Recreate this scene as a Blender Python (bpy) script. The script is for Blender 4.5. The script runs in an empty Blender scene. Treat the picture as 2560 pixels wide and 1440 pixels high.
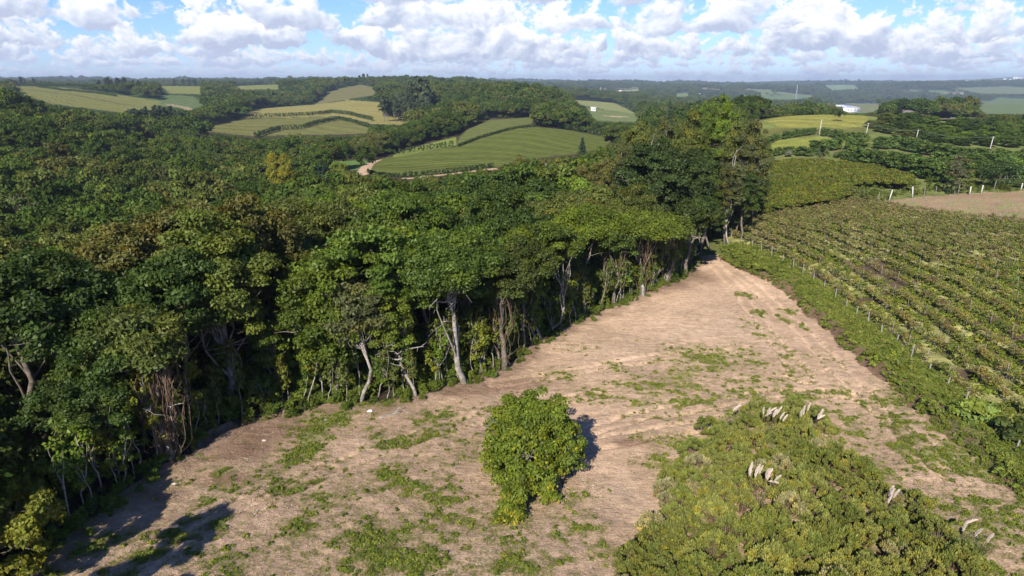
import bpy, math, random
import numpy as np
from mathutils import Vector
R = math.radians
random.seed(7); RS = np.random.RandomState(11)
SC = bpy.context.scene
COL = SC.collection

# ------------------------------------------------------------------ camera
CAMZ = 25.0; PITCH = R(16.6); FPX = 1730.0
cd = bpy.data.cameras.new('camera'); cam = bpy.data.objects.new('camera', cd); COL.objects.link(cam)
cam.location = (0, 0, CAMZ); cam.rotation_euler = (R(90) - PITCH, 0, 0)
cd.sensor_width = 36; cd.lens = 36 * FPX / 2560; cd.clip_start = 0.5; cd.clip_end = 60000
SC.camera = cam

# ------------------------------------------------------------------ light
SUN_EL = R(33); SH = np.array([0.31, 0.951])            # ground direction in which shadows fall
sdir = Vector((-SH[0] * math.cos(SUN_EL), -SH[1] * math.cos(SUN_EL), math.sin(SUN_EL)))
sl = bpy.data.lights.new('sun', 'SUN'); sl.energy = 5.0; sl.angle = R(0.5); sl.color = (1.0, 0.93, 0.82)
so = bpy.data.objects.new('sun', sl); COL.objects.link(so)
so.rotation_euler = (-sdir).to_track_quat('-Z', 'Y').to_euler()
SC.view_settings.view_transform = 'Standard'; SC.view_settings.look = 'None'
SC.view_settings.exposure = 0.48; SC.view_settings.gamma = 1
SC.view_settings.use_curve_mapping = False
cy = SC.cycles
cy.max_bounces = 5; cy.diffuse_bounces = 2; cy.glossy_bounces = 1; cy.transmission_bounces = 3
cy.transparent_max_bounces = 6; cy.volume_bounces = 0; cy.use_adaptive_sampling = True; cy.adaptive_threshold = 0.02
cy.caustics_reflective = False; cy.caustics_refractive = False

class NT:
    """small helper to write node trees as expressions"""
    def __init__(s, nt): s.t = nt; s.n = nt.nodes; s.l = nt.links
    def put(s, sock, v):
        if isinstance(v, bpy.types.NodeSocket): s.l.new(v, sock)
        elif v is not None: sock.default_value = v
    def m(s, op, a, b=None, c=None, clamp=False):
        n = s.n.new('ShaderNodeMath'); n.operation = op; n.use_clamp = clamp
        s.put(n.inputs[0], a); s.put(n.inputs[1], b)
        if c is not None: s.put(n.inputs[2], c)
        return n.outputs[0]
    def mr(s, v, a, b, c=0.0, d=1.0, smooth=False):
        n = s.n.new('ShaderNodeMapRange'); n.interpolation_type = 'SMOOTHSTEP' if smooth else 'LINEAR'
        s.put(n.inputs[0], v)
        for k, q in enumerate((a, b, c, d)): s.put(n.inputs[1 + k], q)
        return n.outputs[0]
    def mix(s, f, a, b, mode='MIX'):
        n = s.n.new('ShaderNodeMix'); n.data_type = 'RGBA'; n.blend_type = mode
        s.put(n.inputs[0], f)
        for i, v in ((6, a), (7, b)):
            if not isinstance(v, bpy.types.NodeSocket): v = tuple(v) + ((1,) if len(v) == 3 else ())
            s.put(n.inputs[i], v)
        return n.outputs[2]
    def xyz(s, x=0.0, y=0.0, z=0.0):
        n = s.n.new('ShaderNodeCombineXYZ')
        for i, v in enumerate((x, y, z)): s.put(n.inputs[i], v)
        return n.outputs[0]
    def sep(s, v):
        n = s.n.new('ShaderNodeSeparateXYZ'); s.l.new(v, n.inputs[0]); return n.outputs
    def noise(s, vec, scale, detail=4.0, rough=0.55, dist=0.0, color=False):
        n = s.n.new('ShaderNodeTexNoise'); n.inputs['Scale'].default_value = scale
        n.inputs['Detail'].default_value = detail; n.inputs['Roughness'].default_value = rough
        n.inputs['Distortion'].default_value = dist
        if vec is not None: s.l.new(vec, n.inputs['Vector'])
        return n.outputs[1 if color else 0]
    def ramp(s, f, stops, const=False):
        n = s.n.new('ShaderNodeValToRGB'); s.put(n.inputs[0], f)
        if const: n.color_ramp.interpolation = 'CONSTANT'
        e = n.color_ramp.elements
        while len(e) > 1: e.remove(e[-1])
        for i, (p, c) in enumerate(stops):
            q = e[0] if i == 0 else e.new(p)
            q.position = p; q.color = tuple(c) + (1,)
        return n.outputs[0]
    def attr(s, name, out='Fac', typ='GEOMETRY'):
        n = s.n.new('ShaderNodeAttribute'); n.attribute_name = name; n.attribute_type = typ
        return n.outputs[out]
    def bump(s, h, strength, dist=1.0):
        n = s.n.new('ShaderNodeBump'); n.inputs['Strength'].default_value = strength
        n.inputs['Distance'].default_value = dist; s.l.new(h, n.inputs['Height']); return n.outputs[0]

# ------------------------------------------------------------------ sky
W = bpy.data.worlds.new('World'); SC.world = W; W.use_nodes = True
g = NT(W.node_tree); g.n.clear()
sky = g.n.new('ShaderNodeTexSky'); sky.sky_type = 'NISHITA'; sky.sun_disc = False
sky.sun_elevation = SUN_EL; sky.sun_rotation = math.atan2(sdir.x, sdir.y)
sky.altitude = 600; sky.air_density = 1.0; sky.dust_density = 0.1; sky.ozone_density = 3.0
SKY_STR = 0.135
tc = g.n.new('ShaderNodeTexCoord'); D = g.sep(tc.outputs['Generated'])
az = g.m('ARCTAN2', D[0], D[1]); el = D[2]
skyc = g.mix(1.0, sky.outputs[0], (SKY_STR * .45, SKY_STR * .56, SKY_STR * .85), 'MULTIPLY')
# cumulus decks: base elevation, height, scale, coverage, seed, softness, whiteness
DECKS = [(0.002, 0.016, 46, 0.41, 3.1, .10, 0.30), (0.012, 0.020, 34, 0.42, 9.7, .10, .45), (0.022, 0.026, 25, 0.405, 15.2, .09, .62),
         (0.031, 0.040, 17, 0.42, 22.9, .07, .80), (0.044, 0.066, 10.5, 0.418, 37.4, .05, 1.0), (0.078, 0.060, 8.5, 0.425, 51.3, .06, .95),
         (0.112, 0.05, 6.5, 0.40, 60.2, .09, .9)]
cur = skyc
for (b, h, s_, cov, seed, soft, wht) in DECKS:
    wob = g.noise(g.xyz(g.m('MULTIPLY', az, s_ * .35), seed, 0.0), 1.0, 2.0)
    hh = g.m('DIVIDE', g.m('SUBTRACT', el, g.m('ADD', g.m('MULTIPLY', g.m('SUBTRACT', wob, .5), h * .8), b)), h)
    ux = g.m('MULTIPLY', az, s_); uy = g.m('MULTIPLY', el, s_ * 1.25)
    P = g.xyz(ux, uy, seed)
    n1 = g.noise(P, 1.9, 7.0, 0.58, 0.35)
    nb = g.noise(P, 5.5, 3.0, 0.5)
    big = g.noise(g.xyz(g.m('MULTIPLY', az, s_ * .55), g.m('MULTIPLY', el, s_ * .5), seed + 5), 1.0, 1.0)
    n1b = g.noise(g.xyz(g.m('ADD', ux, .05), g.m('SUBTRACT', uy, .10), seed), 1.9, 4.0, 0.55, 0.35)
    nlit = g.noise(g.xyz(g.m('SUBTRACT', ux, .05), g.m('ADD', uy, .10), seed), 1.9, 4.0, 0.55, 0.35)
    bill = g.m('ABSOLUTE', g.m('SUBTRACT', nb, .5))
    dens = g.m('ADD', g.m('MULTIPLY', n1, .62), g.m('MULTIPLY', big, .38))
    dens = g.m('SUBTRACT', dens, g.m('MULTIPLY', bill, .22))
    up = g.m('MULTIPLY', g.m('MAXIMUM', hh, 0.0), .10)
    dn = g.m('MULTIPLY', g.m('MAXIMUM', g.m('MULTIPLY', hh, -1.0), 0.0), .55)
    d2 = g.m('SUBTRACT', g.m('SUBTRACT', g.m('SUBTRACT', dens, cov), up), dn)
    al = g.mr(d2, 0.0, soft, 0.0, 1.0, True)
    emb = g.m('MULTIPLY', g.m('SUBTRACT', n1b, nlit), 2.5)
    lit = g.m('ADD', g.m('ADD', g.mr(hh, -.25, .50, .0, .74, True), emb), g.m('MULTIPLY', g.m('SUBTRACT', .12, bill), 1.3))
    lit = g.m('SUBTRACT', lit, g.mr(d2, .05, .22, 0.0, .18))
    cc = g.ramp(lit, [(0.0, (.41, .46, .60)), (0.30, (.55, .60, .71)), (0.58, (.73, .755, .80)), (0.85, (.86, .85, .83))])
    cc = g.mix(wht, (.53, .60, .77), cc)
    cur = g.mix(al, cur, cc)
# thin pale air low over the horizon is real haze, built further down
bg = g.n.new('ShaderNodeBackground'); g.l.new(cur, bg.inputs[0]); bg.inputs[1].default_value = 1.0
wo = g.n.new('ShaderNodeOutputWorld'); g.l.new(bg.outputs[0], wo.inputs[0])
W.cycles.sampling_method = 'MANUAL'; W.cycles.sample_map_resolution = 512

HAZE = 9e-5

# ------------------------------------------------------------------ maths helpers
CP, SP = math.cos(PITCH), math.sin(PITCH)
def ray(px, py):
    u = (np.asarray(px, float) - 1280) / FPX; v = -(np.asarray(py, float) - 720) / FPX
    return u, CP + v * SP, -SP + v * CP
def at_y(px, py, Y):
    u, dy, dz = ray(px, py); t = Y / dy
    return u * t, Y + 0 * t, CAMZ + dz * t
def proj(x, y, z):
    f = y * CP - (z - CAMZ) * SP; up = y * SP + (z - CAMZ) * CP
    f = np.where(f < .1, .1, f)
    return 1280 + FPX * x / f, 720 - FPX * up / f
def _h(ix, iy, s):
    n = (ix.astype(np.int64) * 374761393 + iy.astype(np.int64) * 668265263 + s * 1442695041) & 0xffffffff
    n = ((n ^ (n >> 13)) * 1274126177) & 0xffffffff
    return ((n ^ (n >> 16)) & 0xffff) / 65535.0
def vn(x, y, s=0):
    x = np.asarray(x, float); y = np.asarray(y, float)
    ix = np.floor(x); iy = np.floor(y); fx = x - ix; fy = y - iy
    fx = fx * fx * fx * (fx * (fx * 6 - 15) + 10); fy = fy * fy * fy * (fy * (fy * 6 - 15) + 10)
    a = _h(ix, iy, s); b = _h(ix + 1, iy, s); c = _h(ix, iy + 1, s); d = _h(ix + 1, iy + 1, s)
    return (a + (b - a) * fx) * (1 - fy) + (c + (d - c) * fx) * fy - .5
def fbm(x, y, s=0, o=4):
    r = 0; a = 1.0; x = np.asarray(x, float); y = np.asarray(y, float)
    for k in range(o):
        r = r + a * vn(x, y, s + k); a *= .5; x, y = x * 1.93 + y * .35 + 7.1, y * 1.93 - x * .35 + 3.3
    return r
def inpoly(x, y, P):
    x = np.asarray(x, float); y = np.asarray(y, float); r = np.zeros(x.shape, bool); n = len(P)
    for i in range(n):
        x1, y1 = P[i]; x2, y2 = P[(i + 1) % n]
        if y1 == y2: continue
        c = ((y1 > y) != (y2 > y)) & (x < (x2 - x1) * (y - y1) / (y2 - y1) + x1); r ^= c
    return r
def sstep(v, a, b):
    t = np.clip((v - a) / (b - a), 0, 1); return t * t * (3 - 2 * t)
def segdist(x, y, L):
    d = np.full(np.shape(x), 1e9)
    for (x1, y1), (x2, y2) in zip(L[:-1], L[1:]):
        vx, vy = x2 - x1, y2 - y1; t = np.clip(((x - x1) * vx + (y - y1) * vy) / (vx * vx + vy * vy + 1e-9), 0, 1)
        d = np.minimum(d, np.hypot(x - x1 - t * vx, y - y1 - t * vy))
    return d

# ------------------------------------------------------------------ terrain heights
CT = []      # x, y, z
for X in (-60, -30, 0, 30, 60):
    for Y in (14, 25, 36, 50, 66, 84):
        zz = -0.07 * Y
        if X == -60: zz -= 3 + .05 * Y
        if X == 60: zz += 0.02 * Y + .4
        CT.append((X, Y, zz))
def cpx(px, py, Y, h=0):
    x, y, z = at_y(px, py, Y); CT.append((float(x), float(y), float(z) - h))
for a in [(1750, 670, 127), (1690, 705, 108), (2080, 745, 99), (1600, 742, 100), (1780, 560, 160), (1900, 520, 188), (2100, 560, 142), (2500, 480, 185),
          (2560, 560, 142), (2560, 700, 97), (2560, 900, 70), (1900, 400, 300), (2060, 405, 268), (2300, 420, 232), (1950, 450, 232), (2280, 470, 205),
          (2000, 288, 450), (1900, 300, 440), (2150, 287, 450), (2050, 342, 346), (1920, 350, 350), (2180, 358, 340), (2480, 378, 320), (2560, 400, 290), (2330, 372, 320),
          (915, 430, 330), (1010, 440, 325), (1200, 417, 335), (1440, 385, 400), (1340, 318, 500), (1530, 345, 560), (1150, 352, 450), (1240, 296, 640), (1335, 294, 660), (1000, 386, 420),
          (500, 325, 620), (640, 338, 600), (900, 335, 620), (620, 285, 850), (950, 258, 1000), (1030, 300, 800), (800, 300, 760),
          (60, 215, 1200), (330, 280, 800), (200, 250, 950), (450, 262, 1000), (420, 215, 1500), (650, 212, 1700), (860, 235, 1350),
          (1500, 282, 1000), (1580, 290, 950), (2103, 276, 3000), (2415, 242, 4200), (2450, 262, 2500), (2200, 264, 2200), (2520, 225, 5000),
          (1450, 265, 1200), (2300, 305, 700), (2540, 300, 700)]:
    cpx(*a)
for a in [(100, 600, 120, 13), (600, 500, 180, 13), (950, 480, 165, 13), (300, 480, 230, 13), (100, 400, 260, 13), (100, 275, 420, 12), (450, 400, 330, 13), (250, 310, 450, 12),
          (650, 450, 240, 13), (900, 350, 480, 12), (700, 385, 400, 12), (600, 350, 500, 10), (1300, 470, 155, 13), (1100, 460, 190, 13), (1400, 400, 280, 12), (1500, 380, 330, 12),
          (1250, 217, 900, 12), (1100, 255, 850, 12), (1480, 300, 800, 12), (1400, 245, 850, 12), (1200, 290, 720, 11), (-300, 500, 180, 13), (-300, 250, 450, 12),
          (700, 245, 1300, 12), (550, 215, 2000, 14), (200, 208, 2000, 14), (700, 200, 2200, 14), (900, 193, 2200, 14), (1050, 192, 2000, 14), (1180, 200, 2000, 14), (1350, 214, 2600, 14),
          (1700, 262, 1600, 12), (1800, 262, 2200, 12), (1600, 230, 3500, 12), (2300, 285, 1900, 12), (0, 206, 2200, 14), (2000, 250, 2600, 12), (1900, 225, 4500, 12)]:
    cpx(*a)
for (px, Y, z) in [(2000, 700, -18), (2000, 1200, -45), (2400, 1200, -35), (1750, 700, -20), (1700, 400, -14), (1650, 220, -12), (1640, 160, -10), (1450, 1500, -35), (900, 9000, 5), (300, 9000, 8), (1300, 9000, -2), (1500, 9000, -12), (1900, 9000, -6), (2300, 9000, 22),
                   (2560, 9000, 62), (-400, 9000, 10), (-400, 2000, 12), (3000, 9000, 60), (3000, 2500, -30), (3000, 500, -6), (3000, 180, -3), (-300, 900, 2), (1280, 14000, 0), (2400, 14000, 10), (300, 14000, 0)]:
    CT.append((Y * (px - 1280) / FPX, Y, z))
for x, y, z in [(0, -200, 5), (-200, -100, 0), (200, -100, 4), (0, -2000, 5), (-2000, 0, 0), (2000, 0, 0), (0, 0, 0), (-40, 0, -1), (40, 0, 1)]:
    CT.append((x, y, z))
CT = np.array(CT)
def wc(x, y):
    r = np.sqrt(x * x + y * y + 400.0); th = np.arctan2(x, np.maximum(y, -1e9) + 0.0)
    return np.stack([th * 2.2 * np.clip(np.hypot(x, y) / 15, 0, 1), np.log(r) * 1.0], -1)
_P = wc(CT[:, 0], CT[:, 1])
def _k(d): return np.sqrt(d * d + .004)
_n = len(_P); _K = _k(np.linalg.norm(_P[:, None] - _P[None], axis=-1)) - np.eye(_n) * 0.02
_A = np.zeros((_n + 1, _n + 1)); _A[:_n, :_n] = _K; _A[:_n, _n] = 1; _A[_n, :_n] = 1
_S = np.where(np.hypot(CT[:, 0], CT[:, 1]) > 0, 1, 1)
_w = np.linalg.solve(_A, np.append(CT[:, 2], 0))
def HT(x, y):
    x = np.atleast_1d(np.asarray(x, float)); y = np.atleast_1d(np.asarray(y, float)); out = np.empty(x.shape)
    xf, yf, of = x.ravel(), y.ravel(), out.ravel()
    for i in range(0, len(xf), 60000):
        X, Y = xf[i:i + 60000], yf[i:i + 60000]
        p = wc(X, Y); d2 = ((p[:, None, 0] - _P[None, :, 0]) ** 2 + (p[:, None, 1] - _P[None, :, 1]) ** 2)
        z = np.sqrt(d2 + .004) @ _w[:_n] + _w[_n]
        r = np.hypot(X, Y)
        plane = -0.07 * Y + np.where(X > 25, (X - 25) * .03, 0)
        w = sstep(r, 75, 115); w = np.maximum(w, sstep(-X, 30, 55))
        z = z * w + plane * (1 - w)
        z = z + fbm(X / 9, Y / 9, 5, 3) * .30 * (1 - sstep(r, 200, 400)) + fbm(X / 120, Y / 120, 9, 3) * 4.0 * sstep(r, 350, 900)
        z = z + fbm(X / 750, Y / 750, 19, 4) * 26 * sstep(r, 1700, 4200) + (np.abs(fbm(X / 1500, Y / 1500, 29, 3))) * 34 * sstep(r, 4500, 8000) + fbm(X / 900, Y / 900, 39, 3) * 26 * sstep(r, 3500, 6500)
        of[i:i + 60000] = z
    return of.reshape(x.shape)
def H1(x, y): return float(HT(x, y)[0])
def ground(px, py):
    """where the line of sight through a photo pixel meets the terrain"""
    u, dy, dz = [float(q) for q in ray(px, py)]
    ts = 12 * 1.02 ** np.arange(0, 360); z = CAMZ + dz * ts; h = HT(u * ts, dy * ts)
    k = np.where(z < h)[0]
    if len(k) == 0: t = 9000
    else:
        a, b = ts[max(k[0] - 1, 0)], ts[k[0]]
        for _ in range(12):
            m = (a + b) / 2
            if CAMZ + dz * m < H1(u * m, dy * m): b = m
            else: a = m
        t = b
    return u * t, dy * t, H1(u * t, dy * t)
def G(L): return [ground(*p)[:2] for p in L]

# ------------------------------------------------------------------ zones
EDGE = G([(-350, 1700), (60, 1440), (210, 1310), (300, 1230), (430, 1152), (520, 1085), (640, 1045), (830, 1012), (940, 1005), (1040, 990), (1160, 955), (1260, 918), (1310, 878),
          (1400, 825), (1500, 780), (1600, 742), (1690, 703), (1735, 660), (1748, 622)])
EDGE = [(-32, -40)] + [p for p in EDGE if p[1] > -30]
BANK = G([(1800, 640), (1850, 672), (1960, 725), (2040, 800), (2130, 885), (2230, 960), (2330, 1050), (2440, 1140), (2560, 1240), (2760, 1420)])
FENCE = G([(1800, 590), (1880, 622), (1975, 668), (2080, 750), (2150, 806), (2250, 885), (2350, 975), (2450, 1075), (2560, 1180), (2760, 1370)])
# the right edge of the wood beyond the road, up to the far side of the hill
WOODR = [ground(1748, 622)[:2]] + [tuple(float(q) for q in at_y(px, 500, Y)[:2]) for px, Y in ((1775, 150), (1830, 190), (1885, 235), (1880, 330), (1870, 420), (1900, 520), (2000, 600), (2250, 640), (2700, 640))]
OPEN = EDGE + WOODR + [(600, 300), (300, -40)]            # the open ground right of the wood
SHRUB = G([(1540, 1439), (1590, 1350), (1650, 1290), (1670, 1200), (1740, 1130), (1760, 1080), (1850, 1035), (1960, 1010), (2050, 1060), (2120, 1150), (2200, 1220), (2290, 1290), (2370, 1350), (2420, 1439)])
_sb = ground(1500, 1600)[:2], ground(2520, 1600)[:2]
SHRUB = SHRUB + [_sb[1], _sb[0]]
FIELDS = [ # photo outline, distance range, colour, stripe direction, hedge tag
    ([(912, 432), (925, 405), (985, 390), (1140, 366), (1200, 345), (1270, 326), (1340, 317), (1420, 325), (1530, 345), (1520, 366), (1440, 385), (1300, 400), (1240, 420), (1210, 418), (1010, 443)], 250, 720, (.100, .118, .030), 1),
    ([(1140, 362), (1155, 330), (1225, 300), (1335, 293), (1325, 317), (1240, 334), (1180, 352)], 350, 900, (.115, .130, .042), 1),
    ([(985, 386), (1060, 362), (1140, 342), (1142, 364), (985, 393)], 350, 700, (.155, .185, .045), 0),
    ([(480, 325), (600, 299), (840, 291), (930, 322), (915, 334), (700, 338), (640, 341)], 500, 950, (.145, .145, .048), 1),
    ([(596, 298), (640, 272), (780, 262), (870, 250), (952, 256), (957, 290), (1037, 297), (1000, 312), (930, 310), (840, 290)], 600, 1250, (.235, .21, .075), 1),
    ([(785, 262), (830, 226), (900, 211), (945, 222), (935, 237), (860, 250)], 1000, 1900, (.15, .14, .06), 1),
    ([(30, 210), (190, 222), (470, 262), (400, 268), (330, 285), (130, 260), (50, 235)], 650, 1500, (.17, .175, .055), 1),
    ([(400, 205), (500, 206), (503, 236), (405, 233)], 1200, 2200, (.17, .18, .06), 0),
    ([(400, 236), (480, 240), (520, 262), (470, 275), (400, 262)], 900, 1500, (.11, .15, .06), 1),
    ([(580, 209), (695, 208), (697, 224), (600, 224)], 1300, 2600, (.16, .17, .06), 0),
    ([(1420, 234), (1500, 240), (1590, 284), (1560, 284), (1450, 262)], 800, 1900, (.19, .20, .075), 1),
    ([(1460, 262), (1590, 286), (1600, 306), (1490, 302)], 700, 1500, (.13, .16, .065), 1),
    ([(735, 408), (830, 404), (900, 400), (925, 402), (905, 425), (740, 426)], 280, 480, (.10, .16, .045), 0),
    ([(640, 470), (690, 468), (700, 478), (590, 482)], 180, 320, (.10, .16, .045), 0),
    ([(1900, 297), (1960, 288), (2160, 284), (2170, 300), (2150, 318), (2050, 322), (1950, 318)], 380, 600, (.23, .225, .055), 1),
    ([(2060, 214), (2130, 212), (2150, 222), (2080, 226)], 3500, 9000, (.14, .19, .09), 0),
    ([(2440, 262), (2500, 245), (2620, 248), (2620, 286), (2460, 285)], 1400, 5200, (.11, .145, .055), 1),
    ([(2100, 268), (2170, 258), (2210, 268), (2190, 280), (2120, 285)], 1300, 5200, (.13, .14, .065), 0),
    ([(2230, 272), (2290, 268), (2300, 280), (2240, 282)], 1200, 5200, (.18, .15, .10), 0),
    ([(1690, 234), (1720, 232), (1722, 242), (1692, 243)], 1800, 6000, (.12, .16, .06), 0),
    ([(1900, 240), (1990, 236), (2040, 242), (1980, 250), (1905, 249)], 1800, 6000, (.10, .14, .06), 0),
    ([(2380, 220), (2520, 216), (2620, 222), (2620, 236), (2450, 234)], 2500, 8000, (.12, .145, .07), 0),
    ([(1540, 226), (1600, 222), (1600, 228), (1540, 230)], 2000, 6000, (.2, .2, .1), 0)]
ROADS = [(G([(905, 436), (920, 412), (940, 402)]), 3.2, (.42, .30, .20)), (G([(1015, 446), (1080, 440), (1160, 431), (1235, 422)]), 2.2, (.36, .27, .16)),
         (G([(70, 224), (200, 240), (320, 262)]), 3.0, (.10, .09, .05)), (G([(1520, 290), (1560, 292)]), 7, (.42, .28, .20)),
         (G([(425, 262), (460, 268), (480, 278)]), 6, (.30, .24, .14))]
def far_open(x, y):
    """patchwork of open land far out in the hills"""
    r = np.hypot(x, y)
    a = fbm(x / 260, y / 330, 41, 2); return (a > np.where(x > 0, .09, .17)) & (r > 1500)
def is_forest(x, y, z, th=0.0):
    th = np.asarray(th) + 0.0 * x
    px, py = proj(x, y, z); px2, py2 = proj(x, y, z + th)
    f = ~inpoly(x, y, OPEN) & ~far_open(x, y)
    for P, a, b, c, k in FIELDS:
        rng = (y > a) & (y < b)
        f &= ~(rng & inpoly(px, py, P))
        if np.any(th): f &= ~((y > a * .45) & (y < b) & inpoly(px2, py2 + 2, P))
    return f

# green patches of weeds on the clearing: photo position, half sizes along/across, strength
WEEDS = [(1680, 975, 110, 30, 1), (1690, 945, 70, 20, .8), (1640, 1010, 60, 20, .9), (1400, 945, 60, 16, .8), (1500, 985, 80, 18, .8), (1850, 965, 60, 18, 1), (1760, 895, 80, 25, .95), (1860, 900, 90, 28, .8),
         (2000, 905, 60, 22, .9), (1930, 930, 90, 30, .75), (780, 1090, 45, 45, 1.2), (840, 1050, 70, 22, 1.2), (740, 1140, 25, 15, 1), (1100, 1045, 50, 22, .95), (1050, 1095, 80, 24, .8), (850, 1245, 60, 22, 1.1),
         (870, 1300, 60, 35, .75), (950, 1360, 100, 60, .8), (1050, 1400, 60, 35, .9), (520, 1255, 30, 12, 1.1), (420, 1340, 60, 14, .95), (360, 1390, 50, 14, .95), (210, 1370, 50, 14, .9), (560, 1180, 25, 8, .8),
         (1180, 1120, 70, 30, .7), (1060, 1250, 80, 60, .66), (1280, 1410, 50, 22, .6), (1460, 1325, 40, 16, .85), (1540, 1390, 60, 25, .6), (1150, 1350, 60, 30, .6), (1860, 738, 16, 6, 1.2), (1900, 785, 14, 8, 1),
         (1975, 780, 14, 6, .9), (1950, 800, 20, 8, .9), (2010, 820, 8, 8, 1.1), (1900, 830, 26, 30, .72), (2080, 905, 30, 14, 1), (1700, 1040, 90, 20, .6), (1800, 1030, 60, 20, .7), (2060, 1000, 80, 30, .8), (2250, 1080, 60, 60, .95), (2180, 1040, 50, 40, .9), (2330, 1190, 60, 60, .95), (2450, 1280, 60, 60, .95), (2420, 1400, 90, 50, 1.0), (2280, 1250, 50, 60, 1.0), (2540, 1400, 60, 60, .9), (2200, 1150, 50, 70, 1.0), (2120, 1050, 40, 50, .95), (1690, 1105, 60, 22, .75), (1640, 1160, 60, 20, .6),
         (940, 1010, 60, 10, 1.1), (680, 1040, 90, 7, .9), (1430, 870, 50, 12, .45), (1900, 985, 90, 30, .72), (1580, 930, 60, 18, .6), (500, 1140, 26, 7, .8), (650, 1120, 15, 8, .8), (1250, 1030, 60, 15, .6), (990, 1180, 100, 40, .62), (760, 1320, 80, 30, .6)]
WW = []
for (px, py, ax, ay, s) in WEEDS:
    x, y, z = ground(px, py); x2, y2, _ = ground(px + ax, py); x3, y3, _ = ground(px, py - ay)
    WW.append((x, y, max(abs(x2 - x), .3), max(abs(y3 - y), .3), s))
PALE = [(1760, 830, 160, 40), (1540, 880, 130, 30), (1600, 1010, 60, 30), (500, 1230, 40, 14), (930, 1120, 60, 20), (1560, 1230, 60, 40), (1300, 1400, 120, 30), (1830, 800, 50, 60)]
DARKD = [(760, 1075, 70, 26), (650, 1080, 90, 36), (600, 1130, 90, 30), (1170, 975, 90, 16), (1300, 960, 90, 18), (1420, 745, 90, 14), (1660, 712, 60, 12), (1590, 1105, 60, 10), (1740, 690, 40, 14), (560, 1200, 70, 16), (1620, 1010, 2, 2), (380, 1240, 80, 20)]
def pz(L):
    o = []
    for (px, py, ax, ay) in L:
        x, y, z = ground(px, py); x2, y2, _ = ground(px + ax, py); x3, y3, _ = ground(px, py - ay)
        o.append((x, y, max(abs(x2 - x), .3), max(abs(y3 - y), .3)))
    return o
PALE, DARKD = pz(PALE), pz(DARKD)
TRACKS = [G(L) for L in ([(1440, 1090), (1600, 1040), (1780, 1010), (1950, 985), (2120, 985)], [(1450, 1120), (1620, 1085), (1850, 1045)], [(520, 1330), (700, 1230), (880, 1150), (1080, 1080), (1300, 1020), (1500, 990)],
                         [(1800, 650), (1890, 720), (1990, 810), (2090, 920), (2200, 1030), (2400, 1200)], [(1780, 655), (1850, 730), (1920, 830), (2010, 950)], [(300, 1420), (480, 1320), (640, 1240), (800, 1180)],
                         [(1240, 960), (1420, 935), (1600, 900), (1800, 880)])]
DITCH = G([(470, 1132), (540, 1088), (600, 1063), (690, 1040)])
def weed_amount(x, y):
    w = np.zeros(np.shape(x))
    ca, sa = math.cos(.30), math.sin(.30)
    for (a, b, rx, ry, s) in WW:
        dx, dy = x - a, y - b; rx = rx * 1.45; ry = ry * 1.45
        q = (dx / rx) ** 2 + (dy / ry) ** 2
        w = np.maximum(w, s * np.exp(-q * .9))
    # long grass along the bank by the fence, and around the shrubs
    return w

def bank_side(x, y):        # signed: >0 right of the dirt's right border
    d = segdist(x, y, BANK); P = BANK + [(400, 10), (400, 200), (60, 200)]
    return np.where(inpoly(x, y, P), d, -d)
def green_amount(x, y):
    w = weed_amount(x, y)
    n = fbm(x / 2.3, y / 2.3, 60, 4); n2 = fbm(x / .7, y / .7, 66, 3); n3 = fbm(x / 7, y / 5, 68, 2)
    bs = bank_side(x, y)
    w = np.maximum(w, .95 * sstep(bs, .3, 1.4))
    # grassy strip between shrubs and bank in the lower right
    lower = sstep(-y, -68, -56) * sstep(x, 14, 20)
    w = np.maximum(w, lower * (.86 + .5 * n3) * sstep(bs, -17, -7))
    inner = inpoly(x, y, SHRUB)
    w = np.where(inner, np.maximum(w, .8), w)
    left = sstep(-y, -62, -40) * (1 - sstep(x, 3, 8))
    w = np.maximum(w, left * (.40 + .35 * n3))
    n5 = fbm(x / .28, y / .28, 69, 2)
    g_ = sstep(w + n * .85 + n2 * .65 + n5 * .45, .30, 1.45) * sstep(w, .02, .3)
    return np.clip(g_ * 1.25, 0, 1) * (w > .03), w

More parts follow.
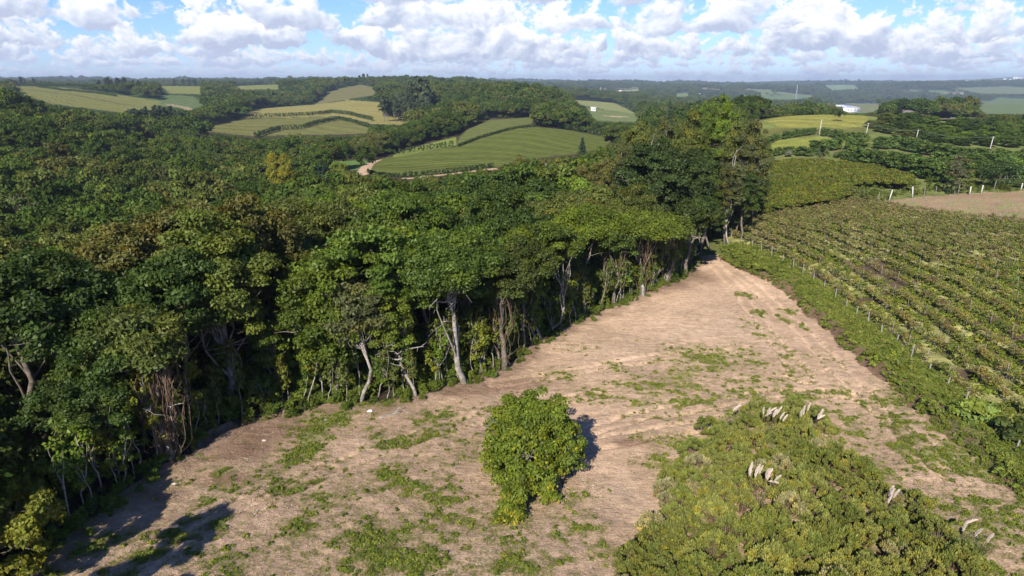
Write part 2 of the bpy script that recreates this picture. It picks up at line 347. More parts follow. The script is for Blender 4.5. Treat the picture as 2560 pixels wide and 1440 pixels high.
# ------------------------------------------------------------------ object helpers
def tag(o, label=None, cat=None, group=None, kind=None):
    if label: o['label'] = label
    if cat: o['category'] = cat
    if group: o['group'] = group
    if kind: o['kind'] = kind
    return o
def mk(name, mesh, mat=None, parent=None, loc=None):
    if mat is not None and len(mesh.materials) == 0:
        for q in (mat if isinstance(mat, (list, tuple)) else [mat]): mesh.materials.append(q)
    o = bpy.data.objects.new(name, mesh); COL.objects.link(o)
    if parent is not None: o.parent = parent
    if loc is not None: o.location = loc
    return o
def empty(name, loc, rz=0.0, s=1.0):
    o = bpy.data.objects.new(name, None); COL.objects.link(o); o.location = loc; o.rotation_euler = (0, 0, rz)
    o.scale = (s,) * 3 if not isinstance(s, tuple) else s; o.empty_display_size = .3; return o
def mesh_np(name, V, F, attrs=None, smooth=False, mids=None):
    """V (n,3); F (m,k) all the same size, or a list of such arrays"""
    me = bpy.data.meshes.new(name); Fs = F if isinstance(F, list) else [F]
    Fs = [np.asarray(f, np.int32) for f in Fs if len(f)]
    V = np.asarray(V, np.float32)
    me.vertices.add(len(V)); me.vertices.foreach_set('co', V.ravel())
    nl = sum(f.size for f in Fs); nf = sum(len(f) for f in Fs)
    me.loops.add(nl); me.polygons.add(nf)
    me.loops.foreach_set('vertex_index', np.concatenate([f.ravel() for f in Fs]))
    tot = np.concatenate([np.full(len(f), f.shape[1], np.int32) for f in Fs])
    st = np.concatenate([[0], np.cumsum(tot)[:-1]]).astype(np.int32)
    me.polygons.foreach_set('loop_start', st); me.polygons.foreach_set('loop_total', tot)
    if smooth: me.polygons.foreach_set('use_smooth', np.ones(nf, bool))
    if mids is not None: me.polygons.foreach_set('material_index', np.asarray(mids, np.int32))
    for k, (dom, typ, data) in (attrs or {}).items():
        a = me.attributes.new(k, typ, dom)
        a.data.foreach_set('color' if typ == 'FLOAT_COLOR' else 'value', np.asarray(data, np.float32).ravel())
    me.update(calc_edges=True); return me

class MB:
    """collects tubes and boxes into one mesh"""
    def __init__(s): s.V = []; s.Q = []; s.T = []; s.n = 0
    def add(s, V, Q, T=()):
        s.V.append(np.asarray(V, float)); 
        if len(Q): s.Q.append(np.asarray(Q) + s.n)
        if len(T): s.T.append(np.asarray(T) + s.n)
        s.n += len(V)
    def tube(s, P, r, k=6, cap=True):
        P = np.asarray(P, float); n = len(P); r = np.broadcast_to(np.asarray(r, float), (n,))
        T = np.gradient(P, axis=0); T /= np.linalg.norm(T, axis=1)[:, None] + 1e-9
        a = np.where(np.abs(T[:, 2:3]) > .9, [[1., 0, 0]], [[0, 0, 1.]])
        U = np.cross(T, a); U /= np.linalg.norm(U, axis=1)[:, None] + 1e-9; Wv = np.cross(T, U)
        # keep the frame from flipping
        for i in range(1, n):
            u = U[i - 1] - T[i] * np.dot(U[i - 1], T[i]); u /= np.linalg.norm(u) + 1e-9; U[i] = u; Wv[i] = np.cross(T[i], u)
        th = np.arange(k) * 2 * math.pi / k
        V = P[:, None] + r[:, None, None] * (np.cos(th)[None, :, None] * U[:, None] + np.sin(th)[None, :, None] * Wv[:, None])
        i = np.arange(n - 1)[:, None] * k; j = np.arange(k)[None]; j2 = (j + 1) % k
        Q = np.stack([i + j, i + j2, i + k + j2, i + k + j], -1).reshape(-1, 4)
        V = V.reshape(-1, 3); T3 = []
        if cap:
            V = np.vstack([V, P[-1:], P[:1]]); e = (n - 1) * k
            T3 = [(e + a_, e + (a_ + 1) % k, n * k) for a_ in range(k)] + [((a_ + 1) % k, a_, n * k + 1) for a_ in range(k)]
        s.add(V, Q, T3); return s
    def box(s, c, d, rz=0.0):
        x, y, z = [q / 2 for q in d]
        V = np.array([(-x, -y, -z), (x, -y, -z), (x, y, -z), (-x, y, -z), (-x, -y, z), (x, -y, z), (x, y, z), (-x, y, z)])
        ca, sa = math.cos(rz), math.sin(rz); V = np.stack([V[:, 0] * ca - V[:, 1] * sa, V[:, 0] * sa + V[:, 1] * ca, V[:, 2]], 1) + np.array(c)
        s.add(V, [(0, 3, 2, 1), (4, 5, 6, 7), (0, 1, 5, 4), (1, 2, 6, 5), (2, 3, 7, 6), (3, 0, 4, 7)]); return s
    def mesh(s, name, smooth=True):
        F = []
        if s.Q: F.append(np.vstack(s.Q))
        if s.T: F.append(np.vstack(s.T))
        return mesh_np(name, np.vstack(s.V), F, smooth=smooth)
def unit(v): return v / (np.linalg.norm(v, axis=-1, keepdims=True) + 1e-9)
def bend(p0, p1, n=6, wob=.1, rs=RS, sag=0.0):
    p0, p1 = np.array(p0, float), np.array(p1, float); t = np.linspace(0, 1, n)[:, None]; L = np.linalg.norm(p1 - p0)
    P = p0 + (p1 - p0) * t + np.cumsum(rs.normal(0, wob * L / n, (n, 3)), 0) * np.sin(t * math.pi) ** .7
    P[:, 2] += sag * L * np.sin(t[:, 0] * math.pi); return P
def leaves(C, N, size, rs, aspect=1.7, spread=.8, hang=0.0):
    """one folded leaf-like quad at every centre C with outward hint N"""
    n = len(C); nn = unit(N + rs.normal(0, spread, (n, 3))); nn[:, 2] = np.where(rs.rand(n) < .75, np.abs(nn[:, 2]), nn[:, 2])
    t = rs.normal(0, 1, (n, 3)); t[:, 2] -= hang; t = unit(t - nn * (t * nn).sum(1, keepdims=True)); b = np.cross(nn, t)
    s = (size * rs.uniform(.6, 1.35, n))[:, None]
    L, Wd = s * aspect * .5, s * .5
    fold = nn * s * .12
    V = np.stack([C - t * L, C + b * Wd + fold - t * L * .1, C + t * L, C - b * Wd + fold - t * L * .1], 1).reshape(-1, 3)
    F = np.arange(n * 4).reshape(n, 4); return V, F

# ------------------------------------------------------------------ materials
def mat(name):
    m = bpy.data.materials.new(name); m.use_nodes = True; t = NT(m.node_tree); t.n.clear()
    out = t.n.new('ShaderNodeOutputMaterial'); return m, t, out
def leaf_mat(name, mode='OBJ', cols=None, trans=.22, warm=(1.35, 1.1, .6), rough=.5, gloss=.05):
    """mode OBJ: tint from the object's own colour; RND: tint picked per plant, varying by district"""
    m, t, out = mat(name)
    v = t.attr('v'); v2 = t.attr('w')
    if mode == 'OBJ':
        oi = t.n.new('ShaderNodeObjectInfo'); c = oi.outputs['Color']
    else:
        oi = t.n.new('ShaderNodeObjectInfo'); geo = t.n.new('ShaderNodeNewGeometry')
        pos = oi.outputs['Location']
        nz = t.noise(pos, .012, 3.0); f = t.m('ADD', t.m('MULTIPLY', oi.outputs['Random'], .55), t.m('MULTIPLY', nz, .9)); f = t.m('SUBTRACT', f, .22)
        c = t.ramp(f, cols)
        r2 = t.m('FRACT', t.m('MULTIPLY', oi.outputs['Random'], 17.3))
        c = t.mix(1.0, c, t.xyz(*(t.mr(r2, 0, 1, .78, 1.25),) * 3), 'MULTIPLY')
    k = t.mr(v, 0, 1, .62, 1.42)
    c = t.mix(1.0, c, t.xyz(k, k, k), 'MULTIPLY')
    c2 = t.mix(1.0, c, warm, 'MULTIPLY'); c = t.mix(v2, c, c2)
    d = t.n.new('ShaderNodeBsdfDiffuse'); t.l.new(c, d.inputs[0]); last = d.outputs[0]
    tr = t.n.new('ShaderNodeBsdfTranslucent'); t.l.new(t.mix(1.0, c, (1.7, 1.6, .4), 'MULTIPLY'), tr.inputs[0])
    ms = t.n.new('ShaderNodeMixShader'); ms.inputs[0].default_value = trans; t.l.new(last, ms.inputs[1]); t.l.new(tr.outputs[0], ms.inputs[2]); last = ms.outputs[0]
    if gloss:
        gl = t.n.new('ShaderNodeBsdfGlossy'); gl.inputs['Roughness'].default_value = rough; gl.inputs[0].default_value = (.6, .65, .5, 1)
        fr = t.n.new('ShaderNodeMixShader'); fr.inputs[0].default_value = gloss * .5; t.l.new(last, fr.inputs[1]); t.l.new(gl.outputs[0], fr.inputs[2]); last = fr.outputs[0]
    t.l.new(last, out.inputs[0]); return m
def bark_mat(name, a, b, scale=3.0):
    m, t, out = mat(name); tc_ = t.n.new('ShaderNodeTexCoord')
    n = t.noise(tc_.outputs['Object'], scale, 5.0, .6); n2 = t.noise(tc_.outputs['Object'], scale * 6, 3.0)
    c = t.mix(t.mr(n, .38, .62), a, b); k = t.mr(n2, .3, .7, .75, 1.2); c = t.mix(1.0, c, t.xyz(k, k, k), 'MULTIPLY')
    d = t.n.new('ShaderNodeBsdfDiffuse'); t.l.new(c, d.inputs[0]); t.l.new(t.bump(n2, .5, .03), d.inputs['Normal']); t.l.new(d.outputs[0], out.inputs[0]); return m
def plain_mat(name, c, rough=.6, metal=0.0, var=.15, scale=4.0):
    m, t, out = mat(name); tc_ = t.n.new('ShaderNodeTexCoord'); n = t.noise(tc_.outputs['Object'], scale, 4.0)
    k = t.mr(n, .3, .7, 1 - var, 1 + var); cc = t.mix(1.0, tuple(c), t.xyz(k, k, k), 'MULTIPLY')
    p = t.n.new('ShaderNodeBsdfPrincipled'); t.l.new(cc, p.inputs['Base Color']); p.inputs['Roughness'].default_value = rough; p.inputs['Metallic'].default_value = metal
    t.l.new(p.outputs[0], out.inputs[0]); return m
M = {}
M['leaf'] = leaf_mat('leaves_by_tree')
M['leaf_far'] = leaf_mat('leaves_wood', 'RND', [(0.0, (.030, .056, .014)), (.25, (.046, .080, .017)), (.48, (.064, .098, .020)), (.66, (.080, .106, .026)), (.82, (.098, .104, .033)), (.95, (.086, .126, .024))], trans=.15, gloss=.0)
M['bark'] = bark_mat('bark_grey_brown', (.11, .09, .068), (.22, .185, .145))
M['bark_pale'] = bark_mat('bark_pale', (.20, .175, .14), (.42, .38, .33), 2.0)
M['bark_dark'] = bark_mat('bark_dark', (.07, .055, .042), (.15, .12, .09))
M['vine_dry'] = bark_mat('dry_creepers', (.13, .085, .055), (.27, .19, .13), 5.0)
M['post'] = bark_mat('weathered_wood_post', (.20, .18, .16), (.38, .35, .31), 4.0)
M['post_white'] = bark_mat('pale_concrete_post', (.50, .48, .44), (.66, .64, .60), 4.0)
M['wood_dead'] = bark_mat('sun_bleached_wood', (.28, .25, .21), (.48, .44, .39), 3.0)

# ------------------------------------------------------------------ the ground sheet
def build_ground():
    A = np.concatenate([np.linspace(-180, -48, 34)[:-1], np.linspace(-48, 48, 1000), np.linspace(48, 180, 34)[1:-1]]); A = np.radians(A)
    rr = np.concatenate([[4, 8, 13, 18, 22, 25], np.geomspace(28, 115, 430), np.geomspace(115, 700, 260)[1:], np.geomspace(700, 15000, 260)[1:], [16500]])
    a, r = np.meshgrid(A, rr); x = r * np.sin(a); y = r * np.cos(a)
    z = HT(x, y)
    z = np.where(r > 16000, -5, z)
    near = (r < 130); xs, ys = x[near], y[near]
    gm, w = green_amount(xs, ys)
    op = inpoly(xs, ys, OPEN)
    mic = fbm(xs / .9, ys / .9, 80, 3) * .10 + fbm(xs / 3.1, ys / 3.1, 84, 3) * .22
    ridg = np.abs(fbm(xs / 2.2 + ys / 4, ys / 1.2, 90, 3)) * .22
    bs = bank_side(xs, ys)
    bankz = .9 * sstep(bs, -.4, .9) * (1 - sstep(bs, 3.5, 7))
    trk = np.zeros(xs.shape)
    for L in TRACKS:
        d = segdist(xs, ys, L); d = d + fbm(xs / 3, ys / 3, 95, 2) * .5
        trk = trk - .15 * np.exp(-((d - .85) / .28) ** 2); trk += .05 * np.exp(-((d - 1.4) / .3) ** 2)
    dd = segdist(xs, ys, DITCH); trk = trk - .45 * np.exp(-((dd - .1) / .35) ** 2) + .25 * np.exp(-((dd - .9) / .4) ** 2)
    mm = (mic + ridg * .6) * (.6 + .4 * gm) + bankz + trk
    z[near] += mm * (1 - sstep(r[near], 115, 130))
    n, m = x.shape
    V = np.stack([x, y, z], -1).reshape(-1, 3); V = np.vstack([V, [[0, 0, H1(0, 0)]]])
    i = np.arange(n - 1)[:, None] * m; j = np.arange(m)[None]; j2 = (j + 1) % m
    Q = np.stack([i + j, i + m + j, i + m + j2, i + j2], -1).reshape(-1, 4)[:, ::-1]
    T = np.stack([np.arange(m), (np.arange(m) + 1) % m, np.full(m, n * m)], -1)
    # albedo
    X, Y, Z = V[:, 0], V[:, 1], V[:, 2]; RR = np.hypot(X, Y)
    forest = np.array([.060, .048, .030]); col = np.tile(forest, (len(V), 1)); det = np.zeros(len(V)); grn = np.zeros(len(V)); row = np.zeros(len(V))
    px, py = proj(X, Y, Z)
    # far woods: their own patchy greens
    nn = fbm(X / 60, Y / 60, 101, 4)[:, None]; farf = np.array([.045, .070, .030]) * (1 + .6 * nn); k = sstep(RR, 500, 1200)[:, None]; col = col * (1 - k) + farf * k
    fo = far_open(X, Y) & (Y > 0); pid = _h(np.floor(X / 210 + vn(X / 90, Y / 90, 3)), np.floor(Y / 300 + vn(X / 90, Y / 90, 4)), 7)
    pal = np.array([[.10, .14, .05], [.13, .14, .06], [.17, .17, .08], [.085, .12, .045], [.17, .13, .08], [.10, .14, .055]])
    col[fo] = pal[(pid[fo] * 5.99).astype(int)]
    for P, a_, b_, c, st in FIELDS:
        q = (Y > a_) & (Y < b_) & inpoly(px + 1.5 * fbm(X / 30, Y / 30, 7, 2), py, P); col[q] = c; row[q] = st
    # open land on the right
    jx, jy = 1.6 * fbm(X / 1.8, Y / 1.8, 151, 3), 1.6 * fbm(X / 1.8, Y / 1.8, 152, 3); op = inpoly(X + jx, Y + jy, OPEN) & (RR < 900); n3 = fbm(X / 8, Y / 8, 110, 3)[:, None]; n4 = fbm(X / 40, Y / 40, 112, 3)[:, None]
    g1 = np.array([.135, .155, .048]) * (1 + .5 * n3) + np.array([.05, .03, 0.0]) * np.clip(n4, 0, 1)
    far = op & (RR > 80); col[far] = g1[far]
    q = (Y > 380) & (Y < 600) & inpoly(px, py, FIELDS[14][0]); col[q] = FIELDS[14][3]
    RED = [(2190, 508), (2300, 492), (2420, 484), (2700, 470), (2700, 590), (2560, 556), (2400, 540), (2280, 525)]
    q = (Y > 100) & (Y < 260) & inpoly(px, py + 3 * fbm(X / 6, Y / 6, 8, 2), RED); col[q] = (np.array([.29, .205, .125]) * (1 - sstep(fbm(X / 4, Y / 2.5, 161, 4), .0, .35))[:, None] + np.array([.24, .23, .10]) * sstep(fbm(X / 4, Y / 2.5, 161, 4), .0, .35)[:, None])[q]; 
    q = (Y > 150) & (Y < 300) & inpoly(px, py, [(2060, 372), (2250, 370), (2330, 392), (2150, 398)]); col[q] = (.17, .15, .07); row[q] = 1
    for c_, P_ in (((.125, .125, .042), [(1895, 320), (2050, 322), (2160, 318), (2160, 345), (2050, 338), (1930, 352), (1895, 352)]), ((.185, .20, .045), [(1895, 365), (1935, 350), (2040, 342), (2110, 350), (2170, 360), (2040, 372), (1910, 392)]),
                   ((.15, .15, .055), [(2060, 372), (2180, 368), (2330, 392), (2280, 402), (2100, 398)])):
        q = (Y > 200) & (Y < 480) & op & inpoly(px, py, P_); col[q] = np.array(c_) * (1 + .3 * n3[q])
    # vineyard near: straw-green grass between the rows
    vy = op & inpoly(X, Y, FENCE + [(300, 20), (300, 300), (60, 300)]) & (Y < 190) & (py > 515)
    gy = np.array([.31, .30, .11])[None] * (1 + .7 * fbm(X / 3.0, Y / 3.0, 120, 4)[:, None]); gb = np.array([.12, .085, .055])
    kk = sstep(fbm(X / 6, Y / 6, 125, 3), .0, .35)[:, None]; gy = gy * (1 - kk) + gb * kk
    redq = q * 0
    red = (Y > 100) & (Y < 260) & inpoly(px, py + 3 * fbm(X / 6, Y / 6, 8, 2), RED)
    vv = vy & ~red; col[vv] = gy[vv]
    # clearing: bare earth
    cl = op & (RR < 140) & ~inpoly(X, Y, BANK + [(400, 10), (400, 200), (60, 200)])
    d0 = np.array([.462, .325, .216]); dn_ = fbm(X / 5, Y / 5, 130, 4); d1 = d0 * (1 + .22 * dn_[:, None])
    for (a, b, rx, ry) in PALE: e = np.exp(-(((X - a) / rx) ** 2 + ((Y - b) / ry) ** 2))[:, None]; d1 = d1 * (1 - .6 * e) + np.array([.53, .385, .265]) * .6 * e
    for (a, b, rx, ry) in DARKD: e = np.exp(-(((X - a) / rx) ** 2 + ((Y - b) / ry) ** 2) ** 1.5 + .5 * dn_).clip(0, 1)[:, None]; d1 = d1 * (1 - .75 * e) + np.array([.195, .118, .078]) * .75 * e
    tr = np.zeros(len(V))
    sel = cl
    for L in TRACKS:
        d = segdist(X[sel], Y[sel], L) + fbm(X[sel] / 3, Y[sel] / 3, 95, 2) * .5; tr[sel] = np.maximum(tr[sel], np.exp(-((d - .85) / .35) ** 2))
    d1 = d1 * (1 + .24 * tr[:, None])
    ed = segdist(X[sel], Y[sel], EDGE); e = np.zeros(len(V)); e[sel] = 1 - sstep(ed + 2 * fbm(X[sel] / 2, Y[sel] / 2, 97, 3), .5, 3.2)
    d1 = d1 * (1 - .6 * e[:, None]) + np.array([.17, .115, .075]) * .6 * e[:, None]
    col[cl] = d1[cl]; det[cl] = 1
    bk = op & (RR < 140) & ~cl & ~vv & ~red; col[bk] = np.array([.17, .17, .055]); bsg = np.full(len(V), -9.0); bq = np.where(RR < 140)[0]; bsg[bq] = bank_side(X[bq], Y[bq]) + .9 * fbm(X[bq] / 2, Y[bq] / 2, 140, 3); q = bk & (bsg < 1.0) | (cl & (bsg > -.4)); col[q] = (.20, .13, .085)
    nr = RR < 140; ga, w = green_amount(X[nr], Y[nr]); tmp = np.zeros(len(V)); tmp[nr] = ga; grn = np.where(cl | bk, tmp, 0)
    for L, wd, c in ROADS:
        bx = np.array(L); q = (np.abs(X - bx[:, 0].mean()) < 400) & (np.abs(Y - bx[:, 1].mean()) < 400); qi = np.where(q)[0]
        d = segdist(X[qi], Y[qi], L); col[qi[d < wd]] = c
    me = mesh_np('ground', V, [Q, T], {'alb': ('POINT', 'FLOAT_COLOR', np.hstack([col, np.ones((len(V), 1))])), 'det': ('POINT', 'FLOAT', det),
                                       'grn': ('POINT', 'FLOAT', grn), 'row': ('POINT', 'FLOAT', row)}, smooth=True)
    m_, t, out = mat('earth_and_grass'); geo = t.n.new('ShaderNodeNewGeometry'); pos = geo.outputs['Position']
    alb = t.attr('alb', 'Color'); de = t.attr('det'); gr = t.attr('grn'); rw = t.attr('row')
    n1 = t.noise(pos, 1.3, 6.0, .65); n2 = t.noise(pos, 7.0, 4.0, .7); n5 = t.noise(pos, .12, 4.0, .6)
    k = t.m('MULTIPLY', t.mr(n1, .25, .75, .72, 1.28), t.mr(n2, .25, .75, .74, 1.26)); k = t.m('MULTIPLY', k, t.mr(n5, .3, .7, .88, 1.12))
    c = t.mix(1.0, alb, t.xyz(k, k, k), 'MULTIPLY')
    mp = t.n.new('ShaderNodeMapping'); mp.inputs['Rotation'].default_value = (0, 0, -.45); mp.inputs['Scale'].default_value = (.6, 1.9, 1); t.l.new(pos, mp.inputs[0])
    n6 = t.noise(mp.outputs[0], 1.1, 5.0, .65); k6 = t.m('ADD', 1.0, t.m('MULTIPLY', t.m('SUBTRACT', t.mr(n6, .3, .7, .91, 1.07), 1.0), de)); c = t.mix(1.0, c, t.xyz(k6, k6, k6), 'MULTIPLY')
    n7 = t.noise(pos, .45, 5.0, .7); c = t.mix(t.m('MULTIPLY', t.mr(n7, .58, .74, 0, .32), de), c, (.24, .155, .10))
    # pale stones in the earth
    vo = t.n.new('ShaderNodeTexVoronoi'); vo.inputs['Scale'].default_value = 5.5; t.l.new(pos, vo.inputs['Vector'])
    st = t.m('MULTIPLY', t.m('MULTIPLY', t.mr(vo.outputs['Distance'], .10, .17, 1.0, 0.0), t.mr(n1, .5, .62, 0, 1)), de)
    c = t.mix(t.m('MULTIPLY', st, .75), c, (.62, .54, .45))
    # low green cover
    ggc = t.mix(t.mr(n2, .3, .7), (.13, .165, .045), (.25, .26, .09))
    gf = t.m('ADD', gr, t.m('MULTIPLY', t.m('SUBTRACT', n2, .5), 1.2)); gf = t.m('ADD', t.mr(gf, .3, 1.3, 0, .50), t.mr(gr, .55, 1.0, 0, .30))
    gf = t.m('MULTIPLY', gf, t.mr(gr, 0.0, .12, 0, 1)); c = t.mix(gf, c, ggc)
    # vine rows seen from afar: alternating planted and grassed strips
    sp = t.sep(pos); ww = t.m('SINE', t.m('MULTIPLY', t.m('ADD', t.m('ADD', t.m('MULTIPLY', sp[0], .35), sp[1]), t.m('MULTIPLY', t.noise(pos, .008, 2.0), 90.0)), 1.1))
    rk = t.mr(ww, -1, 1, .70, 1.15); w2 = t.m('SINE', t.m('MULTIPLY', t.m('ADD', t.m('ADD', t.m('MULTIPLY', sp[0], .35), sp[1]), t.m('MULTIPLY', t.noise(pos, .006, 2.0), 120.0)), .30)); rk = t.m('MULTIPLY', rk, t.mr(w2, -1, 1, .86, 1.10)); rk = t.m('ADD', t.m('MULTIPLY', t.m('SUBTRACT', rk, 1.0), rw), 1.0)
    nn_ = t.noise(pos, .35, 4.0, .7); rk = t.m('MULTIPLY', rk, t.m('ADD', t.m('MULTIPLY', t.m('MULTIPLY', t.m('SUBTRACT', nn_, .5), .9), rw), 1.0))
    c = t.mix(1.0, c, t.xyz(rk, rk, rk), 'MULTIPLY')
    hgt = t.m('ADD', t.m('ADD', t.m('MULTIPLY', n2, .6), n1), t.m('MULTIPLY', n6, .8))
    b = t.n.new('ShaderNodeBsdfDiffuse'); b.inputs['Roughness'].default_value = .6; t.l.new(c, b.inputs[0]); t.l.new(t.bump(hgt, 1.0, .30), b.inputs['Normal'])
    t.l.new(b.outputs[0], out.inputs[0])
    o = mk('ground', me, m_); tag(o, kind='structure')
build_ground()

# ------------------------------------------------------------------ plants: meshes shared by their copies
def crown(name, seed, rx, rz, cz, ncl, lpc, ls, cr=(.22, .36), flat=.65, low=-.35, aspect=1.7, hang=.0, centers=None, core=(.55, .97), warm=.25, ry=None, ctr_fill=0):
    rs = np.random.RandomState(seed)
    if centers is None:
        u = unit(rs.normal(0, 1, (ncl * 4, 3))); u = u[u[:, 2] > low][:ncl]; k = rs.uniform(core[0], core[1], len(u))[:, None]
        a = np.arctan2(u[:, 1], u[:, 0]); lob = 1 + .22 * np.sin(a * 2 + rs.rand() * 6) + .14 * np.sin(a * 3 + rs.rand() * 6)
        C = u * k * np.array([rx, ry or rx, rz]) * np.stack([lob, lob, np.ones(len(a))], 1); C[:, 2] += cz + rs.normal(0, .08 * rz, len(C))
        r = rs.uniform(*cr, len(C)) * rx
    else: C = np.array([c[:3] for c in centers], float); r = np.array([c[3] for c in centers], float); ncl = len(C)
    flat = .5 * flat + .38; n = len(C); d = unit(rs.normal(0, 1, (n, lpc, 3))); d[..., 2] = np.where(d[..., 2] < -.3, -d[..., 2], d[..., 2])
    rad = rs.uniform(.5, 1.12, (n, lpc, 1)) * (1 + .5 * (rs.rand(n, lpc, 1) < .07)); P = C[:, None] + d * rad * r[:, None, None] * np.array([1, 1, flat])
    N = d + np.array([0, 0, .35]); V, F = leaves(P.reshape(-1, 3), N.reshape(-1, 3), ls, rs, aspect, .75, hang)
    v = (.5 + rs.normal(0, .20, (n, 1)) + rs.normal(0, .17, (n, lpc))).clip(0, 1).ravel()
    w = ((rs.rand(n, 1) ** 3) * warm * 3 + (rs.rand(n, lpc) ** 4) * warm).clip(0, 1).ravel()
    me = mesh_np(name, V, F, {'v': ('FACE', 'FLOAT', v), 'w': ('FACE', 'FLOAT', w)})
    return me, C, r
def trunk(name, seed, h, r0, C, lean=(0, 0), fork=.45, nl=7, k=7, wob=.25, dead=0):
    """tapered stem with limbs that run out to the leaf clumps C"""
    rs = np.random.RandomState(seed); b = MB(); top = np.array([lean[0], lean[1], h])
    P = bend((0, 0, -.4), top, 9, wob, rs); b.tube(P, np.linspace(r0 * 1.25, r0 * .35, 9) * np.r_[1.15, np.ones(8)], k)
    if len(C):
        for i in rs.permutation(len(C))[:nl]:
            t = rs.uniform(fork, .92); s0 = P[int(t * 8)]; e = C[i]
            Q = bend(s0, e, 6, .22, rs, .05); rr = r0 * (1.05 - t) * .55 + .015; b.tube(Q, np.linspace(rr, .02, 6), 5, False)
            for _ in range(2):
                s1 = Q[rs.randint(2, 5)]; e1 = s1 + rs.normal(0, 1, 3) * .12 * h * np.array([1, 1, .5]) + [0, 0, .06 * h]
                b.tube(bend(s1, e1, 4, .2, rs), np.linspace(rr * .45, .012, 4), 4, False)
    return b.mesh(name)
def creepers(name, seed, C, h, n=60, spread=1.2, zlow=0.2, ztop=None):
    rs = np.random.RandomState(seed); b = MB()
    for i in range(n):
        a = rs.rand() * 6.28; q = rs.rand() ** .6 * spread; zt = (ztop or h * .72) * rs.uniform(.8, 1.08)
        p0 = np.array([math.cos(a) * q, math.sin(a) * q, zt]); zb = zlow + rs.rand() ** 2 * h * .4
        p1 = np.array([p0[0] * rs.uniform(.2, .7) + rs.normal(0, .15), p0[1] * rs.uniform(.2, .7) + rs.normal(0, .15), zb])
        b.tube(bend(p0, p1, 9, .34, rs), rs.uniform(.010, .032), 4, False)
    return b.mesh(name)
CROWN = {}; TRUNK = {}
for i in range(6):          # wood trees seen near
    me, C, r = crown('crown', 100 + i, 4.3, [3.2, 3.9, 3.4, 2.9, 4.3, 3.6][i], 9.9, [84, 96, 88, 76, 104, 92][i], 330, .165, flat=[.6, .7, .65, .5, .75, .6][i], cr=(.15, .28), low=-.6, aspect=1.9)
    CROWN['wood%d' % i] = me; TRUNK['wood%d' % i] = trunk('trunk', 200 + i, 11.5, .21, C, (RS.normal(0, .7), RS.normal(0, .7)), nl=9)
for i in range(3):          # wood trees further in
    me, C, r = crown('crown', 130 + i, 4.3, [3.3, 3.9, 3.5][i], 9.9, 66, 130, .29, cr=(.17, .30), low=-.6)
    CROWN['mid%d' % i] = me; TRUNK['mid%d' % i] = trunk('trunk', 230 + i, 11.5, .2, C, (0, 0), nl=4, k=5)
for i in range(3):          # gum trees: tall, built of many small tufts
    me, C, r = crown('crown', 140 + i, 3.6, 5.2, 10.5, 92, 260, .165, cr=(.16, .28), flat=.75, low=-.8, core=(.35, 1.0), warm=.4)
    CROWN['gum%d' % i] = me; TRUNK['gum%d' % i] = trunk('trunk', 240 + i, 14.5, .24, C, (RS.normal(0, .5), 0), fork=.3, nl=16)
me, C, r = crown('crown', 150, 9.0, 6.2, 14.2, 190, 420, .25, cr=(.10, .18), flat=.6, low=-.55, core=(.7, 1.0), warm=.08); CROWN['great'] = me; TRUNK['great'] = trunk('trunk', 250, 17, .55, C, (0, 0), fork=.25, nl=26)
for i in range(3):
    me, C, r = crown('crown', 160 + i, 4.6, 5.0, 5.6, 84, 150, .27, cr=(.17, .30), low=-.95, warm=.1); CROWN['copse%d' % i] = me; TRUNK['copse%d' % i] = trunk('trunk', 260 + i, 9, .25, C, (0, 0), nl=6, k=5)
BARE = {}
def bare_tree(name, seed, h, r0, spread, n=14, sub=4):
    rs = np.random.RandomState(seed); b = MB(); P = bend((0, 0, -.3), (rs.normal(0, .4), rs.normal(0, .4), h * .8), 8, .2, rs); b.tube(P, np.linspace(r0, r0 * .3, 8), 6)
    for i in range(n):
        t = rs.uniform(.3, 1); s0 = P[int(t * 7)]; a = rs.rand() * 6.28; e = s0 + np.array([math.cos(a) * spread, math.sin(a) * spread, h * .28]) * rs.uniform(.5, 1)
        Q = bend(s0, e, 6, .2, rs); b.tube(Q, np.linspace(r0 * .45, .03, 6), 5, False)
        for _ in range(sub):
            s1 = Q[rs.randint(2, 6)]; e1 = s1 + rs.normal(0, .3, 3) * spread * .6 + [0, 0, .3 * spread]; b.tube(bend(s1, e1, 4, .2, rs), np.linspace(r0 * .2, .015, 4), 4, False)
    return b.mesh(name)

# ---------------------------------------------------------------- labels: every tree of the wood is described by its neighbours
MARKS = [(430, 900, 'the tree draped in brown creepers'), (520, 640, 'the tall spreading tree at the left'), (690, 850, 'the small round tree in the dark gap'), (1150, 660, 'the white-trunked tree'),
         (1000, 800, 'the leaning pale trunk'), (1360, 700, 'the two thin winding trunks'), (1460, 590, 'the Y-forked pale tree'), (1620, 600, 'the tree with hanging dry roots'), (1640, 450, 'the great dark round tree'),
         (1760, 330, 'the gum trees by the road'), (1000, 430, 'the green vineyard hill'), (850, 470, 'the brown gum stand in mid picture'), (700, 410, 'the yellow tree in the valley'), (120, 780, 'the yellow-green crown at far left'),
         (60, 490, 'the bare grey tree at the left edge'), (250, 560, 'the russet trees at the left'), (745, 590, 'the yellow sapling in the wood'), (1210, 560, 'the twiggy dead crown'), (60, 640, 'the red-tinged crown at the left edge'),
         (1370, 420, 'the bare grey stems in mid wood'), (100, 1000, 'the shaded edge at the left'), (820, 700, 'the leafy wall behind the shadow gap')]
USED = {}
